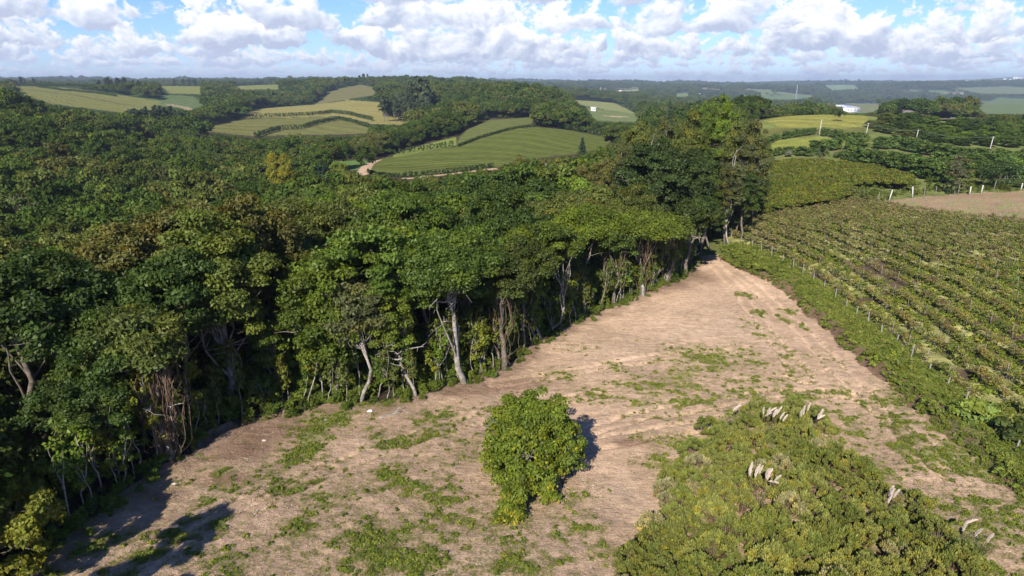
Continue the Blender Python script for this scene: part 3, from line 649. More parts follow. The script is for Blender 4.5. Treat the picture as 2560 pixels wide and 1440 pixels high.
def place_words(px, py):
    d = [(math.hypot(px - a, (py - b) * 1.4), a, b, s_) for a, b, s_ in MARKS]; d.sort(); _, a, b, s_ = d[0]
    dx, dy = px - a, py - b
    if math.hypot(dx, dy) < 28: w = 'just beside'
    elif abs(dx) > 1.3 * abs(dy): w = ('right of' if dx > 0 else 'left of') if abs(dx) < 90 else ('well right of' if dx > 0 else 'well left of')
    elif abs(dy) > 1.3 * abs(dx): w = ('below' if dy > 0 else 'behind') if abs(dy) < 70 else ('well below' if dy > 0 else 'far behind')
    else: w = ('lower right of' if dx > 0 else 'lower left of') if dy > 0 else ('up right of' if dx > 0 else 'up left of')
    return w + ' ' + s_
SIZES = ['', 'small ', 'tall ', 'slender ', 'bushy ', 'narrow ', 'low ']
ORD = ['first', 'second', 'third', 'fourth', 'fifth', 'sixth', 'seventh', 'eighth', 'ninth', 'tenth', 'eleventh', 'twelfth', 'thirteenth', 'fourteenth', 'fifteenth', 'sixteenth', 'seventeenth', 'eighteenth', 'nineteenth', 'twentieth']
def nth(n):
    n = max(1, n)
    if n <= 20: return ORD[n - 1]
    t, u = divmod(n, 10); T = {2: 'twenty', 3: 'thirty', 4: 'forty', 5: 'fifty', 6: 'sixty', 7: 'seventy', 8: 'eighty', 9: 'ninety'}
    if t > 9: return 'hundred-and-' + nth(n - 100)
    return (T[t] + '-' + ORD[u - 1]) if u else {2: 'twentieth', 3: 'thirtieth', 4: 'fortieth', 5: 'fiftieth', 6: 'sixtieth', 7: 'seventieth', 8: 'eightieth', 9: 'ninetieth'}[t]

def put(root, name, me, m, loc=(0, 0, 0), tint=None, label=None):
    o = mk(name, me, m, root, loc)
    if tint is not None: o.color = tuple(tint) + (1,)
    if label: o['label'] = label
    return o
def tree(name, loc, crown_me, trunk_me, tint, label, cat='tree', group=None, s=1.0, rz=None, bark='bark'):
    rz = RS.rand() * 6.28 if rz is None else rz
    e = empty(name, loc, rz, s); tag(e, label, cat, group)
    if trunk_me is not None: put(e, 'trunk', trunk_me, M[bark])
    if crown_me is not None: put(e, 'crown', crown_me, M['leaf'], tint=tint)
    return e

GREENS = {'mid green': (.078, .124, .019), 'dark green': (.046, .078, .016), 'bright green': (.108, .168, .021), 'olive': (.100, .122, .027), 'brownish olive': (.118, .118, .032), 'yellow-green': (.15, .17, .020),
          'yellow': (.20, .20, .022), 'russet': (.135, .095, .038), 'grey-green': (.088, .102, .036)}
HEROES = []     # ground positions kept free
# ---------------------------------------------------------------- trees along the edge of the clearing, one by one
def hero(px, py, top, name, label, tint, rx, rz, ncl, lpc, ls, r0, lean=(0, 0), bark='bark_pale', seed=1, fork=.4, nl=10, flat=.55, creep=0, off=(0, 0), centers=None, low=-.35, hang=0, aspect=1.7, cr=(.22, .36), wob=.25, warm=.25, cat='tree', deadwood=0):
    x, y, z = ground(px, py); HEROES.append((x, y, max(2.6, rx * .75)))
    xt, yt, zt = at_y(px, top, y); h = float(zt) - z
    e = empty(name, (x, y, z)); tag(e, label, cat)
    me, C, r = crown('crown', seed, rx, rz, h - rz * .95, ncl, lpc, ls, flat=flat, low=low, hang=hang, aspect=aspect, cr=cr, warm=warm, centers=centers)
    C = C + np.array([lean[0] + off[0], lean[1] + off[1], 0])
    cm = put(e, 'crown', me, M['leaf'], (lean[0] + off[0], lean[1] + off[1], 0), tint)
    put(e, 'trunk', trunk('trunk', seed + 500, h * .8, r0, C, lean, fork, nl, 8, wob), M[bark])
    if creep: put(e, 'hanging_creepers', creepers('hanging_creepers', seed + 900, C, h, creep, rx * .45), M['vine_dry'])
    if deadwood:
        rs = np.random.RandomState(seed + 77); b = MB()
        for i in range(deadwood):
            s0 = np.array([lean[0] * .6, lean[1] * .6, h * rs.uniform(.3, .7)]); a = rs.rand() * 6.28; e1 = s0 + np.array([math.cos(a), -abs(math.sin(a)), .15]) * rs.uniform(1.5, 3.2)
            Q = bend(s0, e1, 7, .35, rs); b.tube(Q, np.linspace(.09, .02, 7), 5, False)
            for _ in range(2): s1 = Q[rs.randint(3, 6)]; b.tube(bend(s1, s1 + rs.normal(0, .6, 3), 5, .3, rs), np.linspace(.035, .012, 5), 4, False)
        put(e, 'dead_branch', b.mesh('dead_branch'), M['wood_dead'])
    return e
hero(430, 1148, 795, 'creeper_hung_tree', 'pale curved tree wrapped in brown hanging creepers at the shadow edge', (.085, .112, .026), 3.5, 2.6, 62, 450, .165, .20, (-1.6, .4), seed=11, creep=80, aspect=2.6, flat=.5, off=(.2, 0), deadwood=5)
hero(590, 1012, 545, 'emergent_tree', 'tallest spreading tree on the left with pale limbs in its crown', (.108, .140, .026), 5.4, 5.6, 141, 390, 0.185, .33, (-1.0, 1.0), seed=12, low=-.9, cr=(.16, .27), flat=.6, nl=22, fork=.3)
hero(692, 1000, 800, 'edge_tree', 'small round leafy tree standing alone in the dark gap', (.095, .140, .018), 2.0, 2.2, 35, 255, 0.158, .09, (0, 0), seed=13, low=-.9)
hero(835, 1000, 640, 'edge_tree', 'vine-smothered green tree left of the olive-brown hanging crown', (.082, .122, .016), 3.4, 5.2, 94, 360, 0.172, .2, (0, .5), seed=14, low=-.98, flat=.8, warm=.2)
hero(900, 1005, 720, 'edge_tree', 'olive-brown drooping crown left of the leaning pale trunk', (.105, .118, .045), 2.8, 2.8, 54, 330, 0.145, .16, (-.4, .5), seed=15, low=-.8, aspect=2.4, hang=1.2)
hero(1042, 992, 745, 'edge_tree', 'thin white leaning trunk hung with bright green vines', (.125, .165, .022), 2.3, 3.0, 45, 255, 0.132, .15, (-2.2, .6), seed=16, low=-.95, hang=.8, wob=.4, deadwood=5)
hero(1162, 960, 610, 'white_trunk_tree', 'broad flat-crowned tree on a thick white trunk with bare broken limbs', (.082, .128, .022), 5.2, 3.0, 124, 405, 0.145, .29, (-1.4, 2.0), seed=17, low=-.45, cr=(.17, .27), flat=.5, nl=9, fork=.38, deadwood=8, aspect=2.2)
hero(1260, 925, 640, 'edge_tree', 'stout mossy grey trunk with dark hanging growth right of the white trunk', (.060, .080, .018), 3.0, 2.8, 56, 285, 0.158, .27, (0, .8), seed=18, low=-.5, bark='bark', creep=14)
hero(1308, 880, 610, 'edge_tree', 'slim dark tree at the bend of the clearing edge', (.055, .078, .015), 3.2, 3.0, 59, 285, 0.165, .14, (.2, 1.0), seed=19, bark='bark')
hero(1357, 848, 560, 'edge_tree', 'left one of the two thin winding pale trunks', (.090, .128, .018), 3.3, 2.4, 59, 345, 0.165, .13, (-.9, 1.2), seed=20, wob=.6)
hero(1384, 830, 575, 'edge_tree', 'right one of the two thin winding pale trunks', (.095, .130, .018), 2.8, 2.3, 51, 330, 0.165, .12, (.9, 1.0), seed=21, wob=.6)
hero(1462, 770, 530, 'edge_tree', 'Y-forked pale tree with a rounded light green crown', (.112, .158, .018), 4.6, 2.7, 89, 390, 0.172, .2, (0, 1.4), seed=22, fork=.35, wob=.3)
hero(1530, 762, 560, 'edge_tree', 'dark leafy tree right of the Y-forked pale tree', (.065, .095, .015), 3.0, 2.6, 54, 300, 0.178, .15, (0, 1), seed=23, bark='bark')
hero(1608, 742, 540, 'edge_tree', 'wide forked tree with a flat bright green top near the road end', (.115, .155, .020), 4.4, 2.4, 83, 375, 0.178, .22, (-.4, .8), seed=24, wob=.45, creep=14)
hero(1665, 706, 545, 'edge_tree', 'tree curtained by reddish-brown dry roots near the road', (.10, .135, .018), 3.6, 2.2, 64, 345, 0.185, .25, (0, .5), seed=25, creep=52)
hero(1712, 690, 500, 'edge_tree', 'dark slanting tree with bleached broken limbs beside the road end', (.045, .068, .015), 3.4, 3.4, 62, 315, 0.225, .30, (1.9, 1.5), seed=26, bark='bark', deadwood=3)
# the great dark round tree and the gums over the road end
def tree_at(px, base_y, Y, top, kind, label, tint, name, rxw, group=None, bark='bark', cat='tree'):
    """a tree standing at distance Y whose top reaches the photo height top"""
    x, y, _ = [float(q) for q in at_y(px, 500, Y)]; z = H1(x, y); zt = float(at_y(px, top, Y)[2]); h = zt - z
    H0 = {'great': 20.2, 'gum': 15.9, 'wood': 13.6, 'mid': 13.8, 'copse': 11.2}[kind.rstrip('0123456789')]; W0 = {'copse': 5.2, 'great': 9.6, 'gum': 4.3, 'wood': 5.0, 'mid': 5.0}[kind.rstrip('0123456789')]
    sx = rxw / W0; HEROES.append((x, y, rxw * .7))
    return tree(name, (x, y, z), CROWN[kind], TRUNK[kind], tint, label, cat, group, (sx, sx, h / H0), None, bark)
tree_at(1642, 640, 127, 372, 'great', 'great dark blue-green round tree above the road end', (.046, .070, .018), 'great_broadleaf_tree', 9.8)
GUM = [(1592, 150, 292, 4.2, 'olive', 'leftmost tall gum of the stand above the road end'), (1655, 156, 300, 4.6, 'grey-green', 'second gum from the left above the great dark tree'), (1712, 150, 278, 4.8, 'olive', 'gum with a rounded top in the middle of the roadside stand'),
       (1748, 176, 246, 4.0, 'mid green', 'bright pointed tree rising highest behind the gums'), (1786, 178, 243, 5.0, 'bright green', 'bushy light green tree at the top of the gum stand'), (1806, 172, 262, 4.6, 'bright green', 'lower light green crown right of the highest tree'), (1836, 150, 292, 5.2, 'olive', 'broad olive gum at the right of the stand'),
       (1880, 158, 330, 4.2, 'olive', 'rightmost gum crown facing the vineyard'), (1862, 146, 300, 4.4, 'grey-green', 'gum just left of the rightmost crown'), (1552, 146, 338, 3.8, 'grey-green', 'gum at the left foot of the roadside stand'), (1690, 140, 352, 4.4, 'olive', 'shorter gum in front of the tall ones'),
       (1760, 138, 375, 4.8, 'dark green', 'dark crown low in the gum stand above the bleached limbs'), (1820, 140, 395, 4.6, 'grey-green', 'lower gum at the right above the vineyard corner'), (1868, 142, 430, 3.6, 'dark green', 'lowest dark crown at the right edge of the stand'), (1600, 142, 360, 3.8, 'brownish olive', 'brownish gum left of the great dark tree'),
       (1515, 150, 385, 3.8, 'brownish olive', 'brown-tinged gum left of the roadside stand'), (1785, 138, 480, 3.4, 'dark green', 'dark bushy tree under the gums beside the road'), (1845, 146, 500, 2.6, 'grey-green', 'small grey-green tree at the vineyard corner'),
       (1450, 158, 402, 3.8, 'brownish olive', 'brown gum between the bare stems and the gum stand'), (1300, 172, 392, 3.8, 'brownish olive', 'pointed brown gum below the vineyard hill'), (1270, 168, 420, 3.6, 'grey-green', 'slim gum left of the pointed brown gum'), (1405, 165, 432, 3.4, 'olive', 'olive gum beside the bare grey stems')]
for i, (px, Y, top, w, c, lab) in enumerate(GUM): tree_at(px, 0, Y, top, 'gum%d' % (i % 3), lab, GREENS[c], 'gum_tree', w, 'gum trees', 'bark')
tree_at(705, 0, 225, 385, 'wood1', 'bright yellow tree in the valley below the fields', GREENS['yellow'], 'broadleaf_tree', 4.6, 'trees of the wood')
tree_at(745, 0, 120, 556, 'wood2', 'yellow sapling-like crown amid the dark wood', (.20, .22, .03), 'broadleaf_tree', 2.4, 'trees of the wood')
tree_at(850, 0, 235, 398, 'wood3', 'lime green tree beside the dark pine in the valley', (.15, .20, .03), 'broadleaf_tree', 3.6, 'trees of the wood')
tree_at(55, 0, 78, 640, 'wood0', 'red-tinged crown at the left edge of the photo', (.115, .085, .028), 'broadleaf_tree', 4.6, 'trees of the wood')
tree_at(130, 0, 62, 770, 'wood4', 'crown with bright yellow tips at the far left', (.12, .145, .025), 'broadleaf_tree', 3.4, 'trees of the wood')
for px, Y, top, h_, sp, lab in [(38, 170, 478, 9, 3.6, 'bare grey tree at the left edge amid dark green crowns'), (1372, 160, 395, 12, 1.6, 'cluster of upright bare grey stems in the wood'), (1290, 162, 398, 11, 1.6, 'single bare pale stem below the vineyard hill'), (1210, 105, 556, 11, 3.2, 'twiggy grey-brown dead crown in the near wood'),
                              (1620, 133, 330, 24, 2.0, 'thin bleached dead stem standing in the gum stand'), (1835, 138, 330, 23, 1.6, 'forked pale stem showing through the right gums')]:
    x, y, _ = [float(q) for q in at_y(px, 500, Y)]; z = H1(x, y); h = float(at_y(px, top, Y)[2]) - z
    e = empty('bare_tree', (x, y, z)); tag(e, lab, 'bare tree'); put(e, 'trunk', bare_tree('trunk', int(px), h, .16, sp), M['wood_dead']); HEROES.append((x, y, 1.5))
# ---------------------------------------------------------------- the wood
def jitter(x0, x1, y0, y1, s, seed):
    rs = np.random.RandomState(seed); xs = np.arange(x0, x1, s); ys = np.arange(y0, y1, s * .87); a, b = np.meshgrid(xs, ys)
    a = a + (np.arange(len(ys)) % 2)[:, None] * s / 2; return (a + rs.uniform(-.36, .36, a.shape) * s).ravel(), (b + rs.uniform(-.36, .36, a.shape) * s).ravel(), rs
SKX = [-500, 0, 250, 400, 600, 800, 1000, 1180, 1300, 1500, 1640, 1900, 2100, 2300, 2450, 2560, 3100]; SKY_ = [206, 204, 210, 206, 205, 197, 190, 196, 207, 209, 206, 206, 207, 203, 199, 197, 196]   # outline of the far ridges
YARDS = [(2103, 277), (2100, 284), (2410, 240), (2396, 238), (2290, 248), (2302, 250), (2312, 247), (2326, 251), (1745, 237), (1730, 238), (1803, 234), (1820, 235), (1985, 219), (2012, 222), (2030, 221), (1553, 228), (1400, 226), (2390, 226), (672, 211), (1100, 199)]
for q in YARDS:          # open yards round the far buildings
    gx, gy, _ = ground(*q)
    if gy < 7000: HEROES.append((gx, gy, 38)); HEROES.append((gx * (1 - 60 / gy), gy - 60, 45))
def wood_points():
    out = []
    for (r0, r1, s, hs) in [(0, 175, 5.6, 1.0), (175, 700, 6.4, 1.05), (700, 1600, 8.4, 1.12), (1600, 3600, 13.5, 1.35), (3600, 8000, 25, 1.9)]:
        x, y, rs = jitter(-r1, r1, -30 if r0 == 0 else 0, r1, s, int(r1))
        r = np.hypot(x, y); a = np.degrees(np.arctan2(x, y)); k = (r > r0) & (r <= r1) & ((np.abs(a) < 43) | ((r < 90) & (x < 0)))
        x, y = x[k], y[k]; z = HT(x, y)
        edge_in = segdist(x, y, EDGE) > 2.6
        rg = (np.hypot(x, y) > 330) & (fbm(x / 45, y / 45, 555, 2) > .30) & (np.hypot(x, y) < 1600)
        k = is_forest(x, y, z, 0) & edge_in & ~rg
        for (hx, hy, hr) in HEROES: k &= np.hypot(x - hx, y - hy) > hr
        x, y, z = x[k], y[k], z[k]; sc = hs * rs.uniform(.78, 1.22, len(x)) * (1 + .25 * fbm(x / 25, y / 25, 501, 2) + .5 * (r0 > 0) * fbm(x / 55, y / 55, 502, 2))
        if r0 == 0: sc = sc * (1 - .25 * sstep(-segdist(x, y, EDGE), -6, 0)) * np.where((y < 46) & (x > -44), .80, 1.0)
        # trees beside open fields stay low enough to leave the fields open to view
        ok = np.zeros(len(x), bool); fin = sc.copy()
        for f in (1.0, .8, .62, .46, .33):
            t = sc * f; good = ~ok & is_forest(x, y, z, 15 * t) & is_forest(x, y, z, 10 * t) & is_forest(x, y, z, 6 * t) & is_forest(x + 4.5 * t, y, z, 12 * t) & is_forest(x - 4.5 * t, y, z, 12 * t)
            tx, ty = proj(x, y, z + 13.2 * t); good &= (y < 700) | (ty > np.interp(tx, SKX, SKY_) - (9 * np.clip(vn(tx / 26, y / 900, 77) + .6 * vn(tx / 9, y / 500, 78) + .1, 0, 1)) - np.where(y > 2600, 7, 0) - np.where(y > 4500, 30, 0))
            fin[good] = t[good]; ok |= good
        x, y, z, sc = x[ok], y[ok], z[ok], fin[ok]
        out.append(np.stack([x, y, z, sc], 1))
    return np.vstack(out)
WP = wood_points()
# trees behind the left edge of the photo and the near ones that show largest
px, py = proj(WP[:, 0], WP[:, 1], WP[:, 2] + 12); rr_ = np.hypot(WP[:, 0], WP[:, 1])
inview = (px > -60) & (px < 2620) & (py < 1500) & (WP[:, 1] > 15)
ordr = np.argsort(np.where(inview, rr_, 1e9)); NEARN = 272
near_i = ordr[:NEARN]; mask = np.zeros(len(WP), bool); mask[near_i] = True
print('wood trees', len(WP), 'near radius', rr_[near_i[-1]])
def hue(x, y, rv):
    b = fbm(x / 38, y / 38, 700, 3) + (rv - .5) * .34
    if b > .40: return 'brownish olive'
    if b > .14: return 'olive'
    if b > .04: return 'bright green' if np.hypot(x, y) < 150 else 'grey-green'
    if b > -.13: return 'mid green' if rv < .7 else 'bright green'
    return 'dark green'
cand = []
for n_, i in enumerate(near_i):
    x, y, z, sc = WP[i]; rv = RS.rand(); c = hue(x, y, rv); qx, qy = float(px[i]), float(py[i])
    if qx < 500 and 430 < qy < 640 and y > 100: c = 'russet' if rv < .12 else 'brownish olive' if rv < .45 else c
    t = np.array(GREENS[c]) * RS.uniform(.80, 1.22)
    d = math.hypot(x, y); kind = 'wood%d' % RS.randint(6) if d < 125 else 'mid%d' % RS.randint(3)
    if c == 'brownish olive' and d > 90: kind = 'gum%d' % RS.randint(3)
    lab = c + ' tree ' + place_words(qx, qy)
    e = tree('broadleaf_tree' if not kind.startswith('gum') else 'gum_tree', (x, y, z), CROWN[kind], TRUNK[kind], t, lab, 'tree', 'trees of the wood', (sc * RS.uniform(.9, 1.1), sc * RS.uniform(.9, 1.1), sc * (RS.uniform(.88, 1.12)) * (.84 if kind.startswith('gum') else 1)))
    cand.append((lab, qy, qx, e, sc))
from collections import defaultdict
gl = defaultdict(list)
for c in cand: gl[c[0]].append(c)
for lab, L in gl.items():
    if len(L) > 1:
        L.sort(key=lambda q: -q[1])
        for k_, q in enumerate(L):
            pre = ['nearest ', 'second nearest ', 'third nearest ', 'fourth nearest ', 'fifth nearest ', 'sixth nearest ', 'seventh nearest '][min(k_, 6)]
            q[3]['label'] = pre + lab

# ---------------------------------------------------------------- masses nobody could count: spread copies of a few small meshes
def scatter(name, meshes, mats_, P, rz, sc, idx, seedz=0, label=None, tilt=None, sz=None):
    """one object that carries many small copies (points + geometry nodes)"""
    coll = bpy.data.collections.new(name + '_shapes')
    for k, me in enumerate(meshes):
        if not len(me.materials):
            for q in (mats_ if isinstance(mats_, (list, tuple)) else [mats_]): me.materials.append(q)
        o = bpy.data.objects.new('%s_%02d' % (name, k), me); coll.objects.link(o)
    n = len(P); me = bpy.data.meshes.new(name); me.vertices.add(n); me.vertices.foreach_set('co', np.asarray(P, np.float32).ravel())
    rot = np.zeros((n, 3), np.float32); rot[:, 2] = rz
    if tilt is not None: rot[:, :2] = tilt
    s3 = np.repeat(np.asarray(sc, np.float32)[:, None], 3, 1)
    if sz is not None: s3[:, 2] *= sz
    a = me.attributes.new('rot', 'FLOAT_VECTOR', 'POINT'); a.data.foreach_set('vector', rot.ravel())
    a = me.attributes.new('scl', 'FLOAT_VECTOR', 'POINT'); a.data.foreach_set('vector', s3.ravel())
    a = me.attributes.new('idx', 'INT', 'POINT'); a.data.foreach_set('value', np.asarray(idx, np.int32))
    o = bpy.data.objects.new(name, me); COL.objects.link(o); tag(o, label, None, None, 'stuff')
    ng = bpy.data.node_groups.new(name, 'GeometryNodeTree'); ng.interface.new_socket('Geometry', in_out='INPUT', socket_type='NodeSocketGeometry'); ng.interface.new_socket('Geometry', in_out='OUTPUT', socket_type='NodeSocketGeometry')
    N = ng.nodes; Lk = ng.links; gi = N.new('NodeGroupInput'); go = N.new('NodeGroupOutput'); ip = N.new('GeometryNodeInstanceOnPoints')
    ci = N.new('GeometryNodeCollectionInfo'); ci.inputs[0].default_value = coll; ci.inputs['Separate Children'].default_value = True; ci.inputs['Reset Children'].default_value = True
    def na(nm, ty):
        q = N.new('GeometryNodeInputNamedAttribute'); q.data_type = ty; q.inputs[0].default_value = nm; return q.outputs[0]
    Lk.new(gi.outputs[0], ip.inputs['Points']); Lk.new(ci.outputs[0], ip.inputs['Instance']); ip.inputs['Pick Instance'].default_value = True
    Lk.new(na('idx', 'INT'), ip.inputs['Instance Index']); e2r = N.new('FunctionNodeEulerToRotation'); Lk.new(na('rot', 'FLOAT_VECTOR'), e2r.inputs[0]); Lk.new(e2r.outputs[0], ip.inputs['Rotation'])
    Lk.new(na('scl', 'FLOAT_VECTOR'), ip.inputs['Scale']); Lk.new(ip.outputs[0], go.inputs[0])
    md = o.modifiers.new('spread', 'NODES'); md.node_group = ng; return o
FARM = []
for i in range(4): FARM.append(crown('wood_crown', 300 + i, 4.6, [3.0, 3.6, 4.2, 2.6][i], 8.6, 40, 84, .42, cr=(.20, .36), flat=.7, low=-.5)[0])
for i in range(4): FARM.append(crown('wood_crown', 310 + i, 4.8, [3.0, 3.6, 4.4, 3.2][i], 8.0, 20, 42, .85, cr=(.28, .44), flat=.7, low=-.3)[0])
fw = WP[~mask]; frr = np.hypot(fw[:, 0], fw[:, 1]); n = len(fw); idx = np.where(frr < 520, RS.randint(0, 4, n), RS.randint(4, 8, n))
scatter('distant_wood', FARM, M['leaf_far'], fw[:, :3] - [0, 0, .5], RS.rand(n) * 6.28, fw[:, 3], idx, sz=RS.uniform(.8, 1.25, n), label='wooded hills and valley beyond the near trees')

# undergrowth along the edge of the wood and under it
UG = []
for i in range(4): UG.append(crown('undergrowth_bush', 330 + i, 1.3, 1.3, 1.0, 26, 110, .125, cr=(.25, .45), flat=.8, low=-.4)[0])
for i in range(2):
    b = crown('undergrowth_spray', 340 + i, .9, 2.2, 2.2, 26, 75, .125, cr=(.22, .40), flat=1.1, low=-1, hang=.8)[0]; UG.append(b)
M['leaf_under'] = leaf_mat('undergrowth_leaves', 'RND', [(0, (.060, .092, .016)), (.4, (.095, .140, .020)), (.7, (.135, .175, .026)), (.95, (.105, .11, .035))])
x, y, rs = jitter(-75, 60, -5, 150, 1.5, 41)
d = segdist(x, y, EDGE); k = ~inpoly(x, y, OPEN) & (d < 9.5) & (d > 1.1) & (rs.rand(len(x)) < np.where(d < 3, .95, .5)); x, y, d = x[k], y[k], d[k]
kx, ky = proj(x, y, 0 * x); gap = (kx < 620) & (d < 2.2); keep = ~gap | (rs.rand(len(x)) < .25); x, y, d = x[keep], y[keep], d[keep]
n = len(x); sc = rs.uniform(.5, 1.15, n) * np.clip(.45 + d * .22, .45, 1.7); tall = rs.rand(n) < .3
x2, y2, _r = jitter(-40, 60, 20, 140, .75, 47); d2 = segdist(x2, y2, EDGE); k = (inpoly(x2, y2, OPEN) & (d2 < 1.3) & (_r.rand(len(x2)) < .34)) | (~inpoly(x2, y2, OPEN) & (d2 < 1.4) & (_r.rand(len(x2)) < .75)); x2, y2, d2 = x2[k], y2[k], d2[k]
x = np.r_[x, x2]; y = np.r_[y, y2]; sc = np.r_[sc, _r.uniform(.12, .42, len(x2))]; tall = np.r_[tall, _r.rand(len(x2)) < .25]; n = len(x)
scatter('undergrowth', UG, M['leaf_under'], np.stack([x, y, HT(x, y) - .1], 1), rs.rand(n) * 6.28, sc, np.where(tall, 4 + rs.randint(0, 2, n), rs.randint(0, 4, n)), label='leafy undergrowth along the edge of the wood')

# thin stems at the edge of the wood
SAP = []
for i in range(5):
    rs = np.random.RandomState(400 + i); h = [6.5, 5.2, 7.5, 4.6, 6.0][i]; lean = rs.normal(0, .7, 2)
    cs = [(lean[0] * t + rs.normal(0, .3), lean[1] * t + rs.normal(0, .3), h * t, rs.uniform(.35, .7)) for t in np.linspace(.45, 1.0, 7)]
    me, C, r = crown('crown', 410 + i, 1, 1, 0, 7, 55, .19, centers=cs, flat=1.0, hang=.5)
    b = MB(); P = bend((0, 0, -.2), (lean[0], lean[1], h), 9, .22, rs); b.tube(P, np.linspace(.07, .025, 9), 5)
    for c in C[::2]: b.tube(bend(P[rs.randint(3, 7)], c, 4, .2, rs), np.linspace(.03, .01, 4), 4, False)
    SAP.append((me, b.mesh('trunk')))
EL = np.array(EDGE); seg = np.r_[0, np.cumsum(np.hypot(*np.diff(EL, axis=0).T))]
t0 = seg[np.argmin(np.abs(EL[:, 1] - 40))]; tt = np.arange(t0, seg[-1] - 2, .85); nsap = 0
ex = np.interp(tt, seg, EL[:, 0]); ey = np.interp(tt, seg, EL[:, 1])
for k_, (x, y) in enumerate(zip(ex, ey)):
    x, y = x - abs(RS.normal(.0, .7)) - .1, y + abs(RS.normal(.0, .7)) + .1
    if inpoly(x, y, OPEN) or RS.rand() < .12: continue
    z = H1(x, y); a, b = SAP[RS.randint(5)]; nsap += 1
    c = GREENS[['mid green', 'bright green', 'yellow-green', 'olive'][RS.randint(4)]]
    e = tree('sapling', (x, y, z), a, b, c, nth(nsap) + ' thin pale stem from the left along the edge of the wood', 'sapling', 'saplings along the edge of the wood', RS.uniform(.6, 1.15), None, 'bark_pale')

# ---------------------------------------------------------------- the lone tree on the clearing
def lone_tree():
    x0, y0, z0 = ground(1322, 1205); z0 = H1(x0, y0)
    rs = np.random.RandomState(5); cs = []
    for i in range(330):
        t = rs.rand() ** .8; a = rs.rand() * 6.28; z = .55 + 5.35 * t; R1 = 3.35 * math.sqrt(max(.06, 1 - ((z - 2.2) / 4.0) ** 2)) * (1 + .13 * math.sin(3 * a + 1) + .09 * math.sin(5 * a + z)) * rs.uniform(.66, 1.06)
        if z < 1.6 and math.sin(a) < -.2 and rs.rand() < .55: continue
        cs.append((math.cos(a) * R1 + .1, math.sin(a) * R1, z, rs.uniform(.34, .62)))
    for i in range(60): cs.append((rs.normal(0, 1.1), rs.normal(0, 1.1), 5.6 + rs.normal(0, .25), rs.uniform(.35, .55)))
    for i in range(70):     # the long low limb that sweeps down towards the camera
        t = rs.rand(); cs.append((-.95 - .30 * t + rs.normal(0, .42), -2.6 - 3.0 * t + rs.normal(0, .3), 2.0 * (1 - t) + .5 + rs.normal(0, .25), rs.uniform(.3, .5)))
    for i in range(20): t = rs.rand(); cs.append((1.2 + .3 * t + rs.normal(0, .25), -2.6 - .6 * t + rs.normal(0, .2), 1.2 * (1 - t) + .5, rs.uniform(.25, .4)))
    cs = [c for c in cs if not (abs(c[0] + .3) < .40 and c[1] < -1.2 and 3.0 < c[2] < 4.0) and not (abs(c[0] - .75) < .3 and c[1] < -1.6 and 1.5 < c[2] < 2.4)]
    rs2 = np.random.RandomState(9); me, C, r = crown('crown', 6, 3, 3, 3, len(cs), 110, .125, centers=cs, flat=1.0, aspect=2.0, hang=1.6, warm=.3)
    # yellow young leaves at the tips and along the skirt
    e = empty('round_low_tree', (x0, y0, z0)); tag(e, 'lone dense round tree with yellow-tipped leaves in the middle of the bare clearing', 'tree')
    put(e, 'crown', me, M['leaf'], tint=(.120, .165, .020))
    tips = [c for c in cs if (c[2] < 1.9 or rs.rand() < .22) and math.hypot(c[0], c[1]) > 1.9]; tips = [(c[0] * 1.04, c[1] * 1.04, c[2] - .05, c[3] * .95) for c in tips]
    me2, _, _ = crown('yellow_leaves', 7, 3, 3, 3, len(tips), 20, .12, centers=tips, flat=1.0, hang=1.2, aspect=1.8); put(e, 'yellow_leaves', me2, M['leaf'], tint=(.27, .26, .025))
    b = MB(); P = bend((0, 0, -.3), (.1, .1, 2.2), 5, .1, rs); b.tube(P, np.linspace(.28, .2, 5), 8)
    for i in range(34):
        c = C[rs.randint(len(C))]; Q = bend(P[rs.randint(2, 5)], c * np.array([.95, .95, 1]), 7, .25, rs, .12); b.tube(Q, np.linspace(.10, .02, 7), 5, False)
    put(e, 'trunk', b.mesh('trunk'), M['bark'])
    b = MB()
    for i in range(26):     # pale lichen-grey twigs that show through the gap
        s0 = np.array([-.3 + rs.normal(0, .25), -2.5 + rs.normal(0, .2), 3.4 + rs.normal(0, .4)]); b.tube(bend(s0, s0 + np.array([rs.normal(0, .5), rs.normal(-.2, .2), rs.normal(.1, .35)]), 6, .3, rs), np.linspace(.035, .01, 6), 4, False)
    for i in range(70):    # a haze of bare twigs on the left flank and top
        a = rs.choice([2.7, 2.3, 3.2, 1.4]) + rs.normal(0, .25); s0 = np.array([math.cos(a) * 2.3, math.sin(a) * 2.3, 3.9 + rs.normal(0, .5)]); b.tube(bend(s0, s0 + unit(s0 - [0, 0, 2]) * rs.uniform(.6, 1.1) + rs.normal(0, .25, 3), 5, .25, rs), np.linspace(.02, .007, 5), 3, False)
    put(e, 'bare_twigs', b.mesh('bare_twigs'), M['wood_dead'])
lone_tree()
